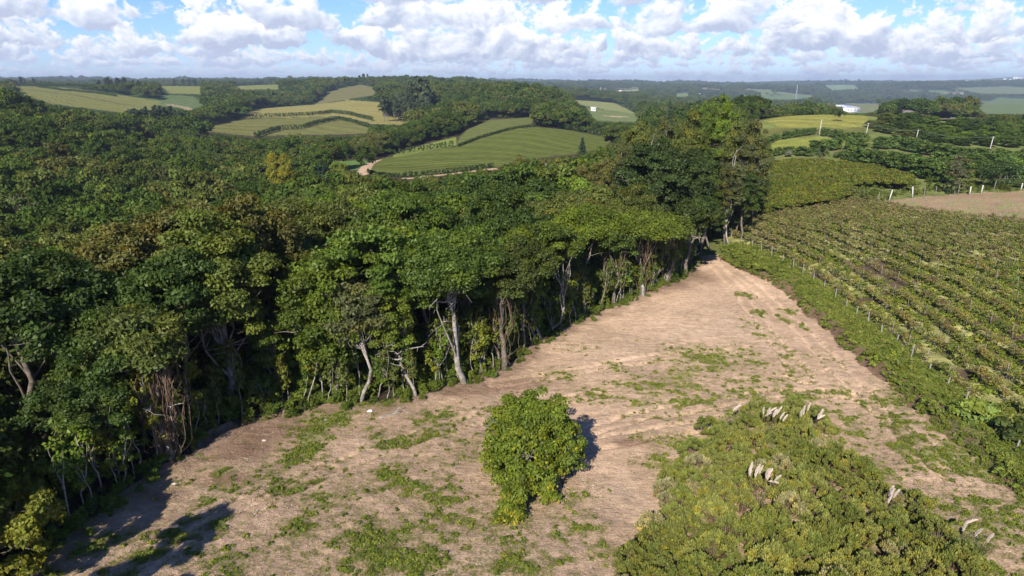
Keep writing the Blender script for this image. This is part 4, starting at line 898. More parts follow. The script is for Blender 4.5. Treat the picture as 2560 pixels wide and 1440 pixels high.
# yellow-green tree in the lower left corner, and the open-crowned tree out of frame whose shadow falls on the slope
x, y = -29.6, 33.0; z = H1(x, y)
cs = []
rs = np.random.RandomState(71)
for i in range(85):
    a = rs.rand() * 6.28; q = rs.rand() ** .5 * 4.0; cs.append((math.cos(a) * q, math.sin(a) * q, 5.9 - (q / 4.2) ** 2 * 2.6 - rs.rand() * 2.0, rs.uniform(.35, .62)))
me, C, r = crown('crown', 72, 1, 1, 0, 85, 210, .14, centers=cs, flat=.6, hang=.4, aspect=1.9, warm=.35)
e = empty('corner_tree', (x, y, z)); tag(e, 'yellow-green small-leaved tree in the lower left corner', 'tree'); put(e, 'crown', me, M['leaf'], tint=(.150, .165, .022)); put(e, 'trunk', trunk('trunk', 73, 4.6, .16, C, (0, 0), nl=16), M['bark'])
HEROES.append((x, y, 4))
x, y = -25.8, 20.4; z = H1(x, y); cs = []
for i in range(46):
    t = rs.rand(); a = rs.rand() * 6.28; q = rs.rand() ** .5 * (1.0 + 1.8 * math.sin(t * 3.0)); cs.append((math.cos(a) * q, math.sin(a) * q, 5.6 + t * 6.4, rs.uniform(.35, .7)))
me, C, r = crown('crown', 74, 1, 1, 0, 46, 120, .26, centers=cs, flat=.6)
e = empty('slender_tree', (x, y, z)); tag(e, 'slender open tree beyond the lower left corner, casting a shadow on the slope', 'tree'); put(e, 'crown', me, M['leaf'], tint=GREENS['mid green']); put(e, 'trunk', trunk('trunk', 75, 12, .2, C, (0, 0), nl=14), M['bark'])

# ---------------------------------------------------------------- shrubs, lower right
def shrub_mesh(seed, r, h, n, ls):
    rs = np.random.RandomState(seed); cs = []
    for i in range(46):
        a = rs.rand() * 6.28; q = rs.rand() ** .5 * r * .92; cs.append((math.cos(a) * q, math.sin(a) * q, h * (1 - .70 * (q / r) ** 2) * rs.uniform(.86, 1.02) - .18, rs.uniform(.12, .24)))
    cs = np.array(cs); m = len(cs); d = unit(rs.normal(0, 1, (m, n, 3))); d[..., 2] = np.abs(d[..., 2]); P = cs[:, None, :3] + d * cs[:, None, 3:4] * rs.uniform(.3, 1.1, (m, n, 1)) * np.array([1, 1, 1.5])
    P = P.reshape(-1, 3); up = unit(d.reshape(-1, 3) * .7 + np.array([0, 0, 1.0]) + rs.normal(0, .2, (len(P), 3))); b = unit(np.cross(up, rs.normal(0, 1, (len(P), 3)))); s = (ls * rs.uniform(.6, 1.3, len(P)))[:, None]
    V = np.stack([P - up * s, P + b * s * .42, P + up * s, P - b * s * .42], 1).reshape(-1, 3); F = np.arange(len(V)).reshape(-1, 4)
    v = (.5 + np.repeat(rs.normal(0, .17, m), n) + rs.normal(0, .15, m * n)).clip(0, 1); w = (np.repeat(rs.rand(m) ** 4, n)).clip(0, 1)
    me = mesh_np('foliage', V, F, {'v': ('FACE', 'FLOAT', v), 'w': ('FACE', 'FLOAT', w)})
    st = MB()
    for i in range(34):
        c = cs[rs.randint(m)]; st.tube(bend((rs.normal(0, .08), rs.normal(0, .08), -.05), (c[0], c[1], c[2] * .95), 5, .15, rs), np.linspace(.022, .007, 5), 3, False)
    return me, st.mesh('stems')
SHR = [shrub_mesh(500 + i, [.95, 1.1, .85, 1.0][i], [1.55, 1.8, 1.4, 1.65][i], 62, .085) for i in range(4)]
PAMPAS = [(1895, 1262, 1185, 10, 'big pampas clump with ten pink plumes in the middle of the shrubs'), (1925, 1085, 1035, 9, 'pampas clump with a fan of plumes at the top of the shrubs'), (2020, 1085, 1035, 6, 'pampas clump with drooping plumes right of the fan-shaped one'),
          (1835, 1060, 1020, 2, 'small pampas clump at the upper left tip of the shrubs'), (2215, 1290, 1240, 4, 'pampas clump at the right side of the shrubs'), (2400, 1365, 1320, 3, 'lone pampas clump on the grass by the track'), (2450, 1372, 1340, 1, 'single leaning plume right of the lone pampas clump')]
pamp_xy = [ground(a, b + 10) for a, b, _, _, _ in PAMPAS]
x, y, rs = jitter(2, 45, 22, 60, 1.48, 55); k = inpoly(x, y, SHRUB); k &= rs.rand(len(x)) < .96
for (a, b, c) in pamp_xy: k &= np.hypot(x - a, (y - b + .6)) > 1.15
x, y = x[k], y[k]; z = HT(x, y); order = np.argsort(-y)
pxs, pys = proj(x, y, z + 1.2); vis = (pxs < 2620) & (pys < 1520); order = [i for i in order if vis[i]]
print('shrubs', len(order))
rowc = defaultdict(int)
for i in order:
    a, b = SHR[rs.randint(4)]; c = np.array([(.205, .225, .058), (.245, .255, .068), (.175, .205, .048), (.30, .28, .14)][rs.choice(4, p=[.4, .25, .25, .1])]) * rs.uniform(.85, 1.15)
    band = int((60 - y[i]) / 2.6); names_ = ['topmost', 'second', 'third', 'fourth', 'fifth', 'sixth', 'seventh', 'eighth', 'ninth', 'tenth', 'eleventh', 'twelfth', 'thirteenth', 'fourteenth']
    e = empty('shrub', (x[i], y[i], z[i] - .05), rs.rand() * 6.28, float(rs.uniform(.62, 1.28))); e['_b'] = band
    put(e, 'foliage', a, M['leaf'], tint=c); put(e, 'stems', b, M['vine_dry'])
    rowc[band] += 1; e['_x'] = float(x[i]); e['category'] = 'shrub'; e['group'] = 'shrubs in the thicket at lower right'
shr = [o for o in COL.objects if o.name.startswith('shrub') and o.type == 'EMPTY']
by = defaultdict(list)
for o in shr: by[o['_b']].append(o)
bands = sorted(by)
for bi, b in enumerate(bands):
    for k_, o in enumerate(sorted(by[b], key=lambda q: q['_x'])):
        o['label'] = 'olive-green shrub, %s from the left in the %s band from the top of the thicket' % (nth(k_ + 1), nth(bi + 1)); del o['_b']; del o['_x']
def plume_mesh(seed, L=.70, r=.10):
    """a feathery head: hundreds of fine hairs that leave a thin rachis and nod to one side"""
    rs = np.random.RandomState(seed); n = 620; t = rs.rand(n); a = rs.rand(n) * 6.28
    ln = r * (1.35 * np.sin(np.clip(t * .90 + .10, 0, 1) * math.pi) ** .6 + .15) * rs.uniform(.6, 1.25, n); ax = np.stack([.16 * t ** 2, .0 * t, t * L], 1)
    d = unit(np.stack([np.cos(a), np.sin(a), rs.uniform(1.0, 2.2, n)], 1) + np.array([.35, 0, 0])); e = ax + d * ln[:, None] - np.array([0, 0, .25]) * (ln ** 2)[:, None] * 6; b = unit(np.cross(d, rs.normal(0, 1, (n, 3)))) * .0085
    V = np.stack([ax - b * .6, ax * .5 + e * .5 - b, e, ax * .5 + e * .5 + b], 1).reshape(-1, 3); F = np.arange(n * 4).reshape(-1, 4)
    return mesh_np('plume', V, F, {'v': ('FACE', 'FLOAT', rs.uniform(.3, 1, n)), 'w': ('FACE', 'FLOAT', np.zeros(n))})
PL = [plume_mesh(600 + i) for i in range(3)]
m_, t, out = mat('plume_hairs'); d_ = t.n.new('ShaderNodeBsdfDiffuse'); v = t.attr('v'); t.l.new(t.mix(v, (.66, .53, .44), (.95, .84, .74)), d_.inputs[0]); tr_ = t.n.new('ShaderNodeBsdfTranslucent'); tr_.inputs[0].default_value = (.8, .68, .6, 1)
ms = t.n.new('ShaderNodeMixShader'); ms.inputs[0].default_value = .3; t.l.new(d_.outputs[0], ms.inputs[1]); t.l.new(tr_.outputs[0], ms.inputs[2]); t.l.new(ms.outputs[0], out.inputs[0]); M['plume'] = m_
def tuft_mesh(name, seed, n, h, r, wdt=.02, lean=.5):
    """a tuft of arching grass blades"""
    rs = np.random.RandomState(seed); V = []; F = []; k = 0
    for i in range(n):
        a = rs.rand() * 6.28; q = rs.rand() ** .5 * r * .4; L = h * rs.uniform(.55, 1.1); o = np.array([math.cos(a) * q, math.sin(a) * q, -.02]); dr = np.array([math.cos(a), math.sin(a), 0]) * lean * rs.uniform(.3, 1.2); sd = np.array([-math.sin(a), math.cos(a), 0])
        for j in range(3):
            tt_ = j / 2; p = o + dr * L * tt_ ** 1.8 + np.array([0, 0, L * (tt_ - .22 * tt_ ** 2.5)]); w = wdt * (1 - .75 * tt_); V += [p - sd * w, p + sd * w]
        F += [(k, k + 1, k + 3, k + 2), (k + 2, k + 3, k + 5, k + 4)]; k += 6
    nf = len(F); return mesh_np(name, V, np.array(F), {'v': ('FACE', 'FLOAT', np.repeat(rs.uniform(.1, .9, n), 2)), 'w': ('FACE', 'FLOAT', np.repeat(rs.rand(n) ** 3, 2))})
for (px_, by_, ty_, npl, lab), (x, y, z) in zip(PAMPAS, pamp_xy):
    e = empty('pampas_grass', (x, y, z)); tag(e, lab, 'pampas grass', 'pampas grass clumps'); top = float(at_y(px_, ty_, y)[2]) - z
    put(e, 'leaf_tuft', tuft_mesh('leaf_tuft', int(px_), 90, 1.3, .7, .014, .8), M['leaf'], tint=(.13, .17, .05))
    rs = np.random.RandomState(int(px_))
    for i in range(npl):
        off = ((i + .5) / npl - .5) * (1.9 if npl > 5 else 1.0) + rs.normal(0, .08); hh = top - .15 + rs.normal(0, .16) - .35 * max(0, off); b = MB(); p1 = np.array([off, rs.normal(0, .25), hh])
        b.tube(bend((off * .3, 0, 0), p1, 6, .06, rs), .011, 4); st = put(e, 'stalk', b.mesh('stalk'), M['vine_dry'])
        pl = put(e, 'plume', PL[rs.randint(3)], M['plume'], tuple(p1)); pl.rotation_euler = (rs.normal(0, .15), .10 + off * .40 + (rs.rand() < .15) * .8, rs.normal(0, .5)); pl.scale = (float(rs.uniform(.9, 1.25)),) * 3

# ---------------------------------------------------------------- low green: weeds, grass, long grass on the bank, stones
M['grass'] = leaf_mat('grass_blades', 'RND', [(0, (.13, .175, .030)), (.4, (.18, .21, .045)), (.7, (.24, .24, .075)), (.95, (.32, .28, .13))], trans=.3)
M['weed'] = leaf_mat('weed_leaves', 'RND', [(0, (.095, .140, .024)), (.5, (.15, .195, .034)), (.95, (.23, .24, .065))], trans=.25)
GT = [tuft_mesh('grass_tuft', 700 + i, 18, .17, .34, .010, 1.1) for i in range(3)]
WD = [crown('weed_plant', 710 + i, .24, .12, .10, 7, 16, .07, cr=(.3, .5), flat=.6)[0] for i in range(3)]
rs = np.random.RandomState(77); n0 = 520000
th = rs.uniform(-.86, .82, n0); r_ = np.exp(rs.uniform(math.log(24), math.log(138), n0)); x = r_ * np.sin(th); y = r_ * np.cos(th)
gm, w = green_amount(x, y); op = inpoly(x, y, OPEN) & ~inpoly(x, y, FENCE + [(400, 10), (400, 200), (60, 200)])
qx, qy = proj(x, y, HT(x, y)); k = op & (qx > -40) & (qx < 2600) & (qy < 1480) & ((gm > .06 + 1.1 * rs.rand(n0)) | (rs.rand(n0) < .008 + .14 * sstep(w, .12, .6))); x, y, gm = x[k], y[k], gm[k]; n = len(x); rr = np.hypot(x, y)
print('tufts', n)
sel = rs.rand(n) > .03 + .24 * sstep(gm, .45, 1.0); zz = HT(x, y) + bank_side(x, y).clip(0, 1) * .5
def gz(x, y):
    b = bank_side(x, y); return HT(x, y) + .9 * sstep(b, -.4, .9) * (1 - sstep(b, 3.5, 7)) - .03 + (fbm(x / .9, y / .9, 80, 3) * .10 + fbm(x / 3.1, y / 3.1, 84, 3) * .22) * .8
zz = gz(x, y)
scatter('grass', GT, M['grass'], np.stack([x, y, zz], 1)[sel], rs.rand(sel.sum()) * 6.28, rs.uniform(.6, 1.3, sel.sum()) * (1 + .4 * sstep(rr[sel], 60, 120)), rs.randint(0, 3, sel.sum()), label='thin grass growing over the bare clearing')
scatter('ground_weeds', WD, M['weed'], np.stack([x, y, zz], 1)[~sel], rs.rand((~sel).sum()) * 6.28, rs.uniform(.35, 1.0, (~sel).sum()) * (1 + .4 * sstep(rr[~sel], 60, 120)), rs.randint(0, 3, (~sel).sum()), label='leafy green weeds in patches on the clearing')
# long grass and herbs on the bank along the fence
TG = [tuft_mesh('long_grass', 720 + i, 34, [.9, 1.2, .7][i], .5, .016, .55) for i in range(3)] + [crown('herb', 730 + i, .55, .40, .35, 12, 34, .11, cr=(.3, .5), flat=.7)[0] for i in range(3)]
n0 = 60000; x = rs.uniform(15, 75, n0); y = rs.uniform(25, 140, n0); bs = bank_side(x, y); fd = segdist(x, y, FENCE); inf = inpoly(x, y, FENCE + [(400, 10), (400, 200), (60, 200)])
k = (bs > -.3) & ((~inf) | (fd < 1.2)) & (rs.rand(n0) < .55 + 1.1 * fbm(x / 2.5, y / 2.5, 35, 3)); x, y, fd = x[k], y[k], fd[k]; n = len(x); big = vn(x / 4, y / 4, 33) > .12
zz = gz(x, y)
scatter('bank_herbs', TG, M['weed'], np.stack([x, y, zz], 1), rs.rand(n) * 6.28, rs.uniform(.35, .85, n) * np.where(big, 1.2, .7), np.where(big & (rs.rand(n) < .6), rs.randint(0, 3, n), rs.randint(3, 6, n)), label='lush herbs and long grass on the bank below the fence')
def stone_mesh(seed):
    rs = np.random.RandomState(seed); u = unit(rs.normal(0, 1, (14, 3))) * np.array([1, .8, .55]) * rs.uniform(.8, 1.1, (14, 1)); import bmesh
    bm = bmesh.new(); vs = [bm.verts.new(q * .5) for q in u]; bmesh.ops.convex_hull(bm, input=vs); me = bpy.data.meshes.new('stone'); bm.to_mesh(me); bm.free(); return me
M['stone'] = plain_mat('pale_stone', (.52, .44, .36), .9, var=.25)
n0 = 30000; th = rs.uniform(-.7, .6, n0); r_ = np.exp(rs.uniform(math.log(26), math.log(110), n0)); x = r_ * np.sin(th); y = r_ * np.cos(th)
gm, w = green_amount(x, y); k = inpoly(x, y, OPEN) & (bank_side(x, y) < 0) & (gm < .3) & (vn(x / 3, y / 3, 44) > -.05); x, y = x[k], y[k]; n = len(x)
scatter('loose_stones', [stone_mesh(i) for i in range(4)], M['stone'], np.stack([x, y, gz(x, y) + .03], 1), rs.rand(n) * 6.28, .04 + .16 * rs.rand(n) ** 4, rs.randint(0, 4, n), label='small pale stones strewn over the bare earth')

# ---------------------------------------------------------------- the vineyard right of the track
F0 = np.array(FENCE); _d0 = unit(F0[1] - F0[0]); FX = np.vstack([F0[0] + _d0 * 45, F0, F0[-1] + unit(F0[-1] - F0[-2]) * 18])
if FX[0, 1] < FX[1, 1]: FX[0] = F0[0] - _d0 * 45
dirs = unit(np.diff(FX, axis=0)); nrm = np.stack([-dirs[:, 1], dirs[:, 0]], 1); nrm *= np.sign(nrm[:, :1] + 1e-9); nv = np.vstack([nrm[:1], unit(nrm[1:] + nrm[:-1]), nrm[-1:]])
VPOLY = [(1775, 600), (1800, 548), (1950, 528), (2100, 506), (2195, 508), (2280, 528), (2400, 545), (2640, 565), (2640, 1500), (1775, 1500)]
rs = np.random.RandomState(808); vines = []; posts = []
for kR in range(46):
    L = FX + nv * (1.6 + 3.15 * kR); sg = np.r_[0, np.cumsum(np.hypot(*np.diff(L, axis=0).T))]
    ts = np.arange(rs.rand(), sg[-1], 1.3); vx = np.interp(ts, sg, L[:, 0]); vy = np.interp(ts, sg, L[:, 1])
    ang = np.arctan2(np.interp(ts, sg[:-1], dirs[:, 1]), np.interp(ts, sg[:-1], dirs[:, 0])); vx = vx + fbm(vx / 9, vy / 9 + kR, 71, 2) * .5; z = HT(vx, vy)
    qx, qy = proj(vx, vy, z); ok = inpoly(qx, qy, VPOLY) & (vy < 185) & (vy > 22) & inpoly(vx, vy, OPEN)
    for j in np.where(ok)[0]:
        if rs.rand() < .93: vines.append((vx[j], vy[j], z[j], ang[j], kR))
    tp = np.arange(0, sg[-1], 5.2); pxx = np.interp(tp, sg, L[:, 0]); pyy = np.interp(tp, sg, L[:, 1]); z = HT(pxx, pyy); qx, qy = proj(pxx, pyy, z)
    for j in np.where(inpoly(qx, qy, VPOLY) & (pyy < 150) & inpoly(pxx, pyy, OPEN))[0]: posts.append((pxx[j], pyy[j], z[j], kR))
def vine_meshes(seed, n, ls, dense):
    rs = np.random.RandomState(seed); cs = [(rs.uniform(-.75, .75), rs.normal(0, .24), 1.15 + rs.normal(0, .13), rs.uniform(.20, .34)) for _ in range(7 if dense else 6)]
    cs += [(rs.uniform(-.7, .7), rs.normal(0, .35), rs.uniform(.5, 1.0), .16) for _ in range(2)]
    me, C, r = crown('foliage', seed, 1, 1, 0, len(cs), n, ls, centers=cs, flat=.55, warm=.5, aspect=1.3)
    b = MB(); b.tube(bend((0, 0, -.1), (.05, 0, 1.02), 5, .15, rs), [.055, .045, .04, .035, .03], 5)
    for sg_ in (-1, 1):
        Q = bend((.05, 0, 1.0), (sg_ * .8, rs.normal(0, .1), 1.15), 5, .12, rs); b.tube(Q, np.linspace(.03, .014, 5), 4, False)
        for _ in range(4): s1 = Q[rs.randint(1, 5)]; b.tube(bend(s1, s1 + np.array([rs.normal(0, .3), rs.normal(0, .55), rs.uniform(-.1, .35)]), 4, .3, rs), .009, 3, False)
    return me, b.mesh('trunk')
VM = [vine_meshes(800 + i, 19, .10, 0) for i in range(3)] + [vine_meshes(810 + i, 30, .115, 1) for i in range(3)]
V_ = np.array(vines); qx, qy = proj(V_[:, 0], V_[:, 1], V_[:, 2] + 1.4); inv = (qx < 2590) & (qy < 1470); o_ = np.argsort(np.where(inv, np.hypot(V_[:, 0], V_[:, 1]), 1e9)); near = set(o_[:285].tolist())
print('vines', len(vines), 'posts', len(posts)); cnt = defaultdict(int)
for j in sorted(near, key=lambda q: (V_[q, 4], -V_[q, 1])):
    x, y, z, a, kR = V_[j]; cnt[kR] += 1; i = rs.randint(3) if rs.rand() < .8 else 3 + rs.randint(3)
    e = empty('grapevine', (x, y, z), float(a) + (math.pi if rs.rand() < .5 else 0), float(rs.uniform(.8, 1.2))); tag(e, 'near grapevine, %s from the far end of the %s row from the fence' % (nth(cnt[kR]), nth(int(kR) + 1)), 'grapevine', 'grapevines of the near rows')
    f = rs.rand(); c = np.array([.235, .210, .080]) if f < .45 else np.array([.195, .220, .058]) if f < .78 else np.array([.12, .17, .035]) if f < .9 else np.array([.15, .115, .06])
    put(e, 'foliage', VM[i][0], M['leaf'], tint=c); put(e, 'trunk', VM[i][1], M['bark_dark'])
M['leaf_vine'] = leaf_mat('vine_leaves', 'RND', [(0, (.135, .160, .042)), (.3, (.180, .182, .055)), (.55, (.215, .185, .070)), (.72, (.19, .155, .068)), (.9, (.22, .255, .048))], trans=.15, gloss=0)
fv = np.array([j for j in range(len(vines)) if j not in near]); Fv = V_[fv]; n = len(fv); dn = sstep(np.hypot(Fv[:, 0], Fv[:, 1]), 95, 135)
VMJ = []
for i, (f, t_) in enumerate(VM):        # foliage and wood of one plant together
    nv0 = len(f.vertices); co = np.empty(nv0 * 3, np.float32); f.vertices.foreach_get('co', co); co2 = np.empty(len(t_.vertices) * 3, np.float32); t_.vertices.foreach_get('co', co2)
    fa = [list(p.vertices) for p in f.polygons]; ta = [[v + nv0 for v in p.vertices] for p in t_.polygons]; va = np.empty(len(fa), np.float32); f.attributes['v'].data.foreach_get('value', va)
    q4 = [q for q in ta if len(q) == 4]; q3 = [q for q in ta if len(q) == 3]
    VMJ.append(mesh_np('vine', np.vstack([co.reshape(-1, 3), co2.reshape(-1, 3)]), [np.array(fa), np.array(q4)] + ([np.array(q3)] if q3 else []), {'v': ('FACE', 'FLOAT', np.r_[va, np.full(len(q4) + len(q3), .5)]), 'w': ('FACE', 'FLOAT', np.r_[va * 0, np.zeros(len(q4) + len(q3))])}, mids=[0] * len(fa) + [1] * (len(q4) + len(q3))))
scatter('vineyard_rows', VMJ, [M['leaf_vine'], M['bark_dark']], Fv[:, :3], Fv[:, 3], rs.uniform(.75, 1.2, n) * (1 + .08 * dn), np.where(rs.rand(n) < .25 + .75 * dn, 3 + rs.randint(0, 3, n), rs.randint(0, 3, n)), label='farther grapevines in rows up the slope')
# knee-high tangled herbs between the vines
x = rs.uniform(25, 150, 90000); y = rs.uniform(25, 190, 90000); z = HT(x, y); qx, qy = proj(x, y, z); k = inpoly(qx, qy, VPOLY) & inpoly(x, y, FENCE + [(400, 20), (400, 300), (60, 300)]) & (rs.rand(len(x)) < .5 + fbm(x / 5, y / 5, 91, 2)); x, y, z = x[k], y[k], z[k]; n = len(x)
M['straw'] = leaf_mat('field_grass', 'RND', [(0, (.17, .20, .04)), (.35, (.28, .28, .075)), (.6, (.36, .33, .13)), (.9, (.26, .20, .11))], trans=.25, gloss=0)
scatter('field_grass', GT + WD, M['straw'], np.stack([x, y, z], 1), rs.rand(n) * 6.28, rs.uniform(1.0, 2.4, n), rs.randint(0, 6, n), label='yellow-green grass between the vine rows')
# posts
def post_mesh(name, h, r, seed, sq=False):
    rs = np.random.RandomState(seed); b = MB()
    if sq: b.box((0, 0, h / 2 - .15), (r * 2, r * 2, h + .3))
    else: b.tube([(0, 0, -.3), (rs.normal(0, .01), 0, h * .5), (rs.normal(0, .03), rs.normal(0, .03), h)], [r * 1.1, r, r * .85], 7)
    return b.mesh(name, False)
PM = [post_mesh('trellis_post', 1.65 + .15 * i, .032, 900 + i) for i in range(3)]; posts.sort(key=lambda q: math.hypot(q[0], q[1])); posts = posts[:290]; posts.sort(key=lambda q: (q[3], -q[1])); cnt = defaultdict(int)
for (x, y, z, kR) in posts:
    cnt[kR] += 1; o = mk('trellis_post', PM[rs.randint(3)], M['post'], None, (x, y, z)); o.rotation_euler = (rs.normal(0, .05), rs.normal(0, .05), 0)
    tag(o, 'trellis post, %s from the far end of the %s row from the fence' % (nth(cnt[kR]), nth(kR + 1)), 'post', 'trellis posts in the vine rows')
FP = [post_mesh('fence_post', 1.7 + .2 * i, .07, 910 + i) for i in range(3)]
sg = np.r_[0, np.cumsum(np.hypot(*np.diff(F0, axis=0).T))]
for k_, t in enumerate(np.arange(1, sg[-1], 4.6)):
    x, y = np.interp(t, sg, F0[:, 0]), np.interp(t, sg, F0[:, 1]); z = H1(x, y); q, _ = proj(x, y, z)
    if q > 2600: continue
    o = mk('fence_post', FP[k_ % 3], M['post'], None, (x, y, z)); o.rotation_euler = (rs.normal(0, .06), rs.normal(0, .06), 0); tag(o, 'grey wooden post, %s from the far end of the fence above the bank' % nth(k_ + 1), 'post', 'fence posts above the bank')
b = MB(); zz_ = HT(F0[:, 0], F0[:, 1]); 
for h in (.9, 1.45):
    P = [(np.interp(t, sg, F0[:, 0]), np.interp(t, sg, F0[:, 1])) for t in np.arange(0, sg[-1], 2.3)]; P = [(a, c, H1(a, c) + h) for a, c in P]; b.tube(P, .006, 3, False)
tag(mk('fence_wire', b.mesh('fence_wire'), plain_mat('galvanised_wire', (.35, .35, .35), .5, .6)), 'thin wires strung along the fence above the bank', 'wire')
# upper fence: tall pale posts at the head of the reddish field
UP = [(2194, 508, 480, 0), (2222, 502, 474, 1), (2281, 495, 466, 1), (2310, 494, 465, 0), (2338, 491, 465, 0), (2368, 484, 453, 0), (2395, 487, 459, 0), (2424, 487, 466, 1), (2453, 483, 463, 1), (2483, 480, 451, 0), (2249, 480, 472, 0), (2205, 502, 488, 0), (2552, 475, 458, 1), (2483, 460, 452, 1), (2394, 463, 452, 1), (2510, 462, 440, 0), (2540, 462, 446, 0)]
for i, (a, c, t_, wht) in enumerate(UP):
    x, y, z = ground(a, c); h = float(at_y(a, t_, y)[2]) - z; o = mk('fence_post', post_mesh('fence_post', max(h, .8), .12 if wht else .07, 930 + i, bool(wht)), M['post_white' if wht else 'post'], None, (x, y, z)); o.rotation_euler = (0, rs.normal(0, .08), 0)
    tag(o, ('square whitish post' if wht else 'thin grey post') + ', %s from the left at the head of the reddish field' % nth(1 + sorted(q[0] for q in UP).index(a)), 'post', 'posts at the head of the reddish field')
ns = 0
for a in range(2215, 2600, 26):
    for c in (508, 522, 537, 550):
        aa, cc_ = a + rs.normal(0, 8), c + (a - 2215) * .02 + rs.normal(0, 3)
        if cc_ > 515 + (a - 2200) * .13: continue
        x, y, z = ground(aa, cc_); ns += 1; o = mk('stake', PM[0], M['post'], None, (x, y, z)); o.rotation_euler = (rs.normal(0, .05), rs.normal(0, .05), 0); tag(o, 'thin stake in the reddish field, %s from the left' % nth(ns), 'stake', 'stakes in the reddish field')

# pergola vineyard beyond: one continuous leafy roof
PG = [(1888, 528), (1898, 450), (1925, 408), (1990, 398), (2080, 405), (2180, 414), (2270, 438), (2290, 452), (2275, 464), (2190, 455), (2120, 462), (2135, 478), (2090, 500), (1985, 512), (1930, 526)]
x, y, r0_ = jitter(40, 200, 150, 330, 1.35, 61); z = HT(x, y); qx, qy = proj(x, y, z + 1.9); k = inpoly(qx, qy, PG) & (fbm(x / 7, y / 7, 62, 3) > -.42); x, y, z = x[k], y[k], z[k]; n = len(x)
PGM = [crown('pergola_leaves', 820 + i, 1.05, .35, 1.9, 9, 30, .24, cr=(.35, .55), flat=.5, low=-.2, core=(.2, 1), warm=.6)[0] for i in range(3)]
M['leaf_perg'] = leaf_mat('pergola_vine_leaves', 'RND', [(0, (.075, .115, .026)), (.4, (.095, .132, .030)), (.7, (.12, .130, .036)), (.95, (.12, .165, .035))], trans=.15, gloss=0)
scatter('pergola_vineyard', PGM, M['leaf_perg'], np.stack([x, y, z], 1), r0_.rand(n) * 6.28, r0_.uniform(.85, 1.25, n), r0_.randint(0, 3, n), label='dense olive leaf roof of the vineyard beyond')
# scrub between the two vineyards and at the foot of the gums
x, y, r0_ = jitter(30, 140, 120, 300, 1.9, 63); z = HT(x, y); qx, qy = proj(x, y, z)
SCR = [(1770, 605), (1800, 550), (1900, 530), (2100, 503), (2190, 505), (2300, 490), (2560, 478), (2560, 455), (2290, 455), (2110, 470), (2090, 500), (1980, 512), (1900, 528), (1885, 470), (1850, 480), (1830, 560)]
k = inpoly(qx, qy, SCR) & inpoly(x, y, OPEN) & (r0_.rand(len(x)) < .5); x, y, z = x[k], y[k], z[k]; n = len(x)
scatter('scrub', UG, M['straw'], np.stack([x, y, z - .2], 1), r0_.rand(n) * 6.28, r0_.uniform(.25, .6, n), r0_.randint(0, 6, n), label='low scrub between the vineyards')

# ---------------------------------------------------------------- windbreak rows on the right hill
HM = []
for i in range(3):
    rr0 = np.random.RandomState(830 + i); cs = [(rr0.normal(0, .55), rr0.normal(0, .55), 1.0 + 4.4 * t_, .85 * (1 - .45 * t_) + .1) for t_ in np.linspace(0, 1, 20)]
    me, C, r = crown('crown', 840 + i, 1, 1, 0, 20, 60, .34, centers=cs, flat=.85); HM.append((me, trunk('trunk', 850 + i, 4.2, .10, C, nl=4, k=5)))
HL = [([(1900, 372), (1935, 354), (2000, 341), (2045, 336)], 4.6, 'the upper row left of the pole'), ([(2058, 340), (2110, 350), (2165, 354)], 5.0, 'the upper row right of the pole'), ([(1912, 396), (1960, 387), (2035, 392)], 4.8, 'the short row left of the big palm'), ([(2030, 384), (2100, 374), (2168, 376)], 6.4, 'the row behind the big palm'),
      ([(2186, 372), (2250, 374), (2330, 390), (2400, 404), (2590, 410)], 6.6, 'the long middle row right of the gap'), ([(2130, 408), (2220, 420), (2300, 438), (2345, 456), (2372, 462)], 7.0, 'the front row bending towards the reddish field'), ([(2150, 404), (2230, 414), (2310, 428)], 5.5, 'the second row behind the front one'), ([(2400, 446), (2450, 446), (2590, 450)], 7.2, 'the front row at the right edge'), ([(2330, 420), (2420, 425), (2590, 428)], 6.6, 'the row above it at the right edge')]
for L, h, nm in HL:
    W3 = [ground(*q) for q in L]; A_ = np.array(W3); sg = np.r_[0, np.cumsum(np.hypot(*np.diff(A_[:, :2], axis=0).T))]
    for k_, t in enumerate(np.arange(0, min(sg[-1], 150), 2.7 if h > 5.6 else 2.2)):
        x, y = np.interp(t, sg, A_[:, 0]) + rs.normal(0, .4), np.interp(t, sg, A_[:, 1]) + rs.normal(0, .5); z = H1(x, y); i = rs.randint(3); s_ = h / 5.7 * rs.uniform(.85, 1.12) * .78
        tree('windbreak_tree', (x, y, z), HM[i][0], HM[i][1], np.array((.078, .130, .028)) * rs.uniform(.8, 1.35) if rs.rand() < .8 else (.105, .155, .035), 'leafy windbreak tree, %s along %s' % (nth(k_ + 1), nm), 'tree', 'windbreak rows', (s_ * 1.45, s_ * 1.45, s_))
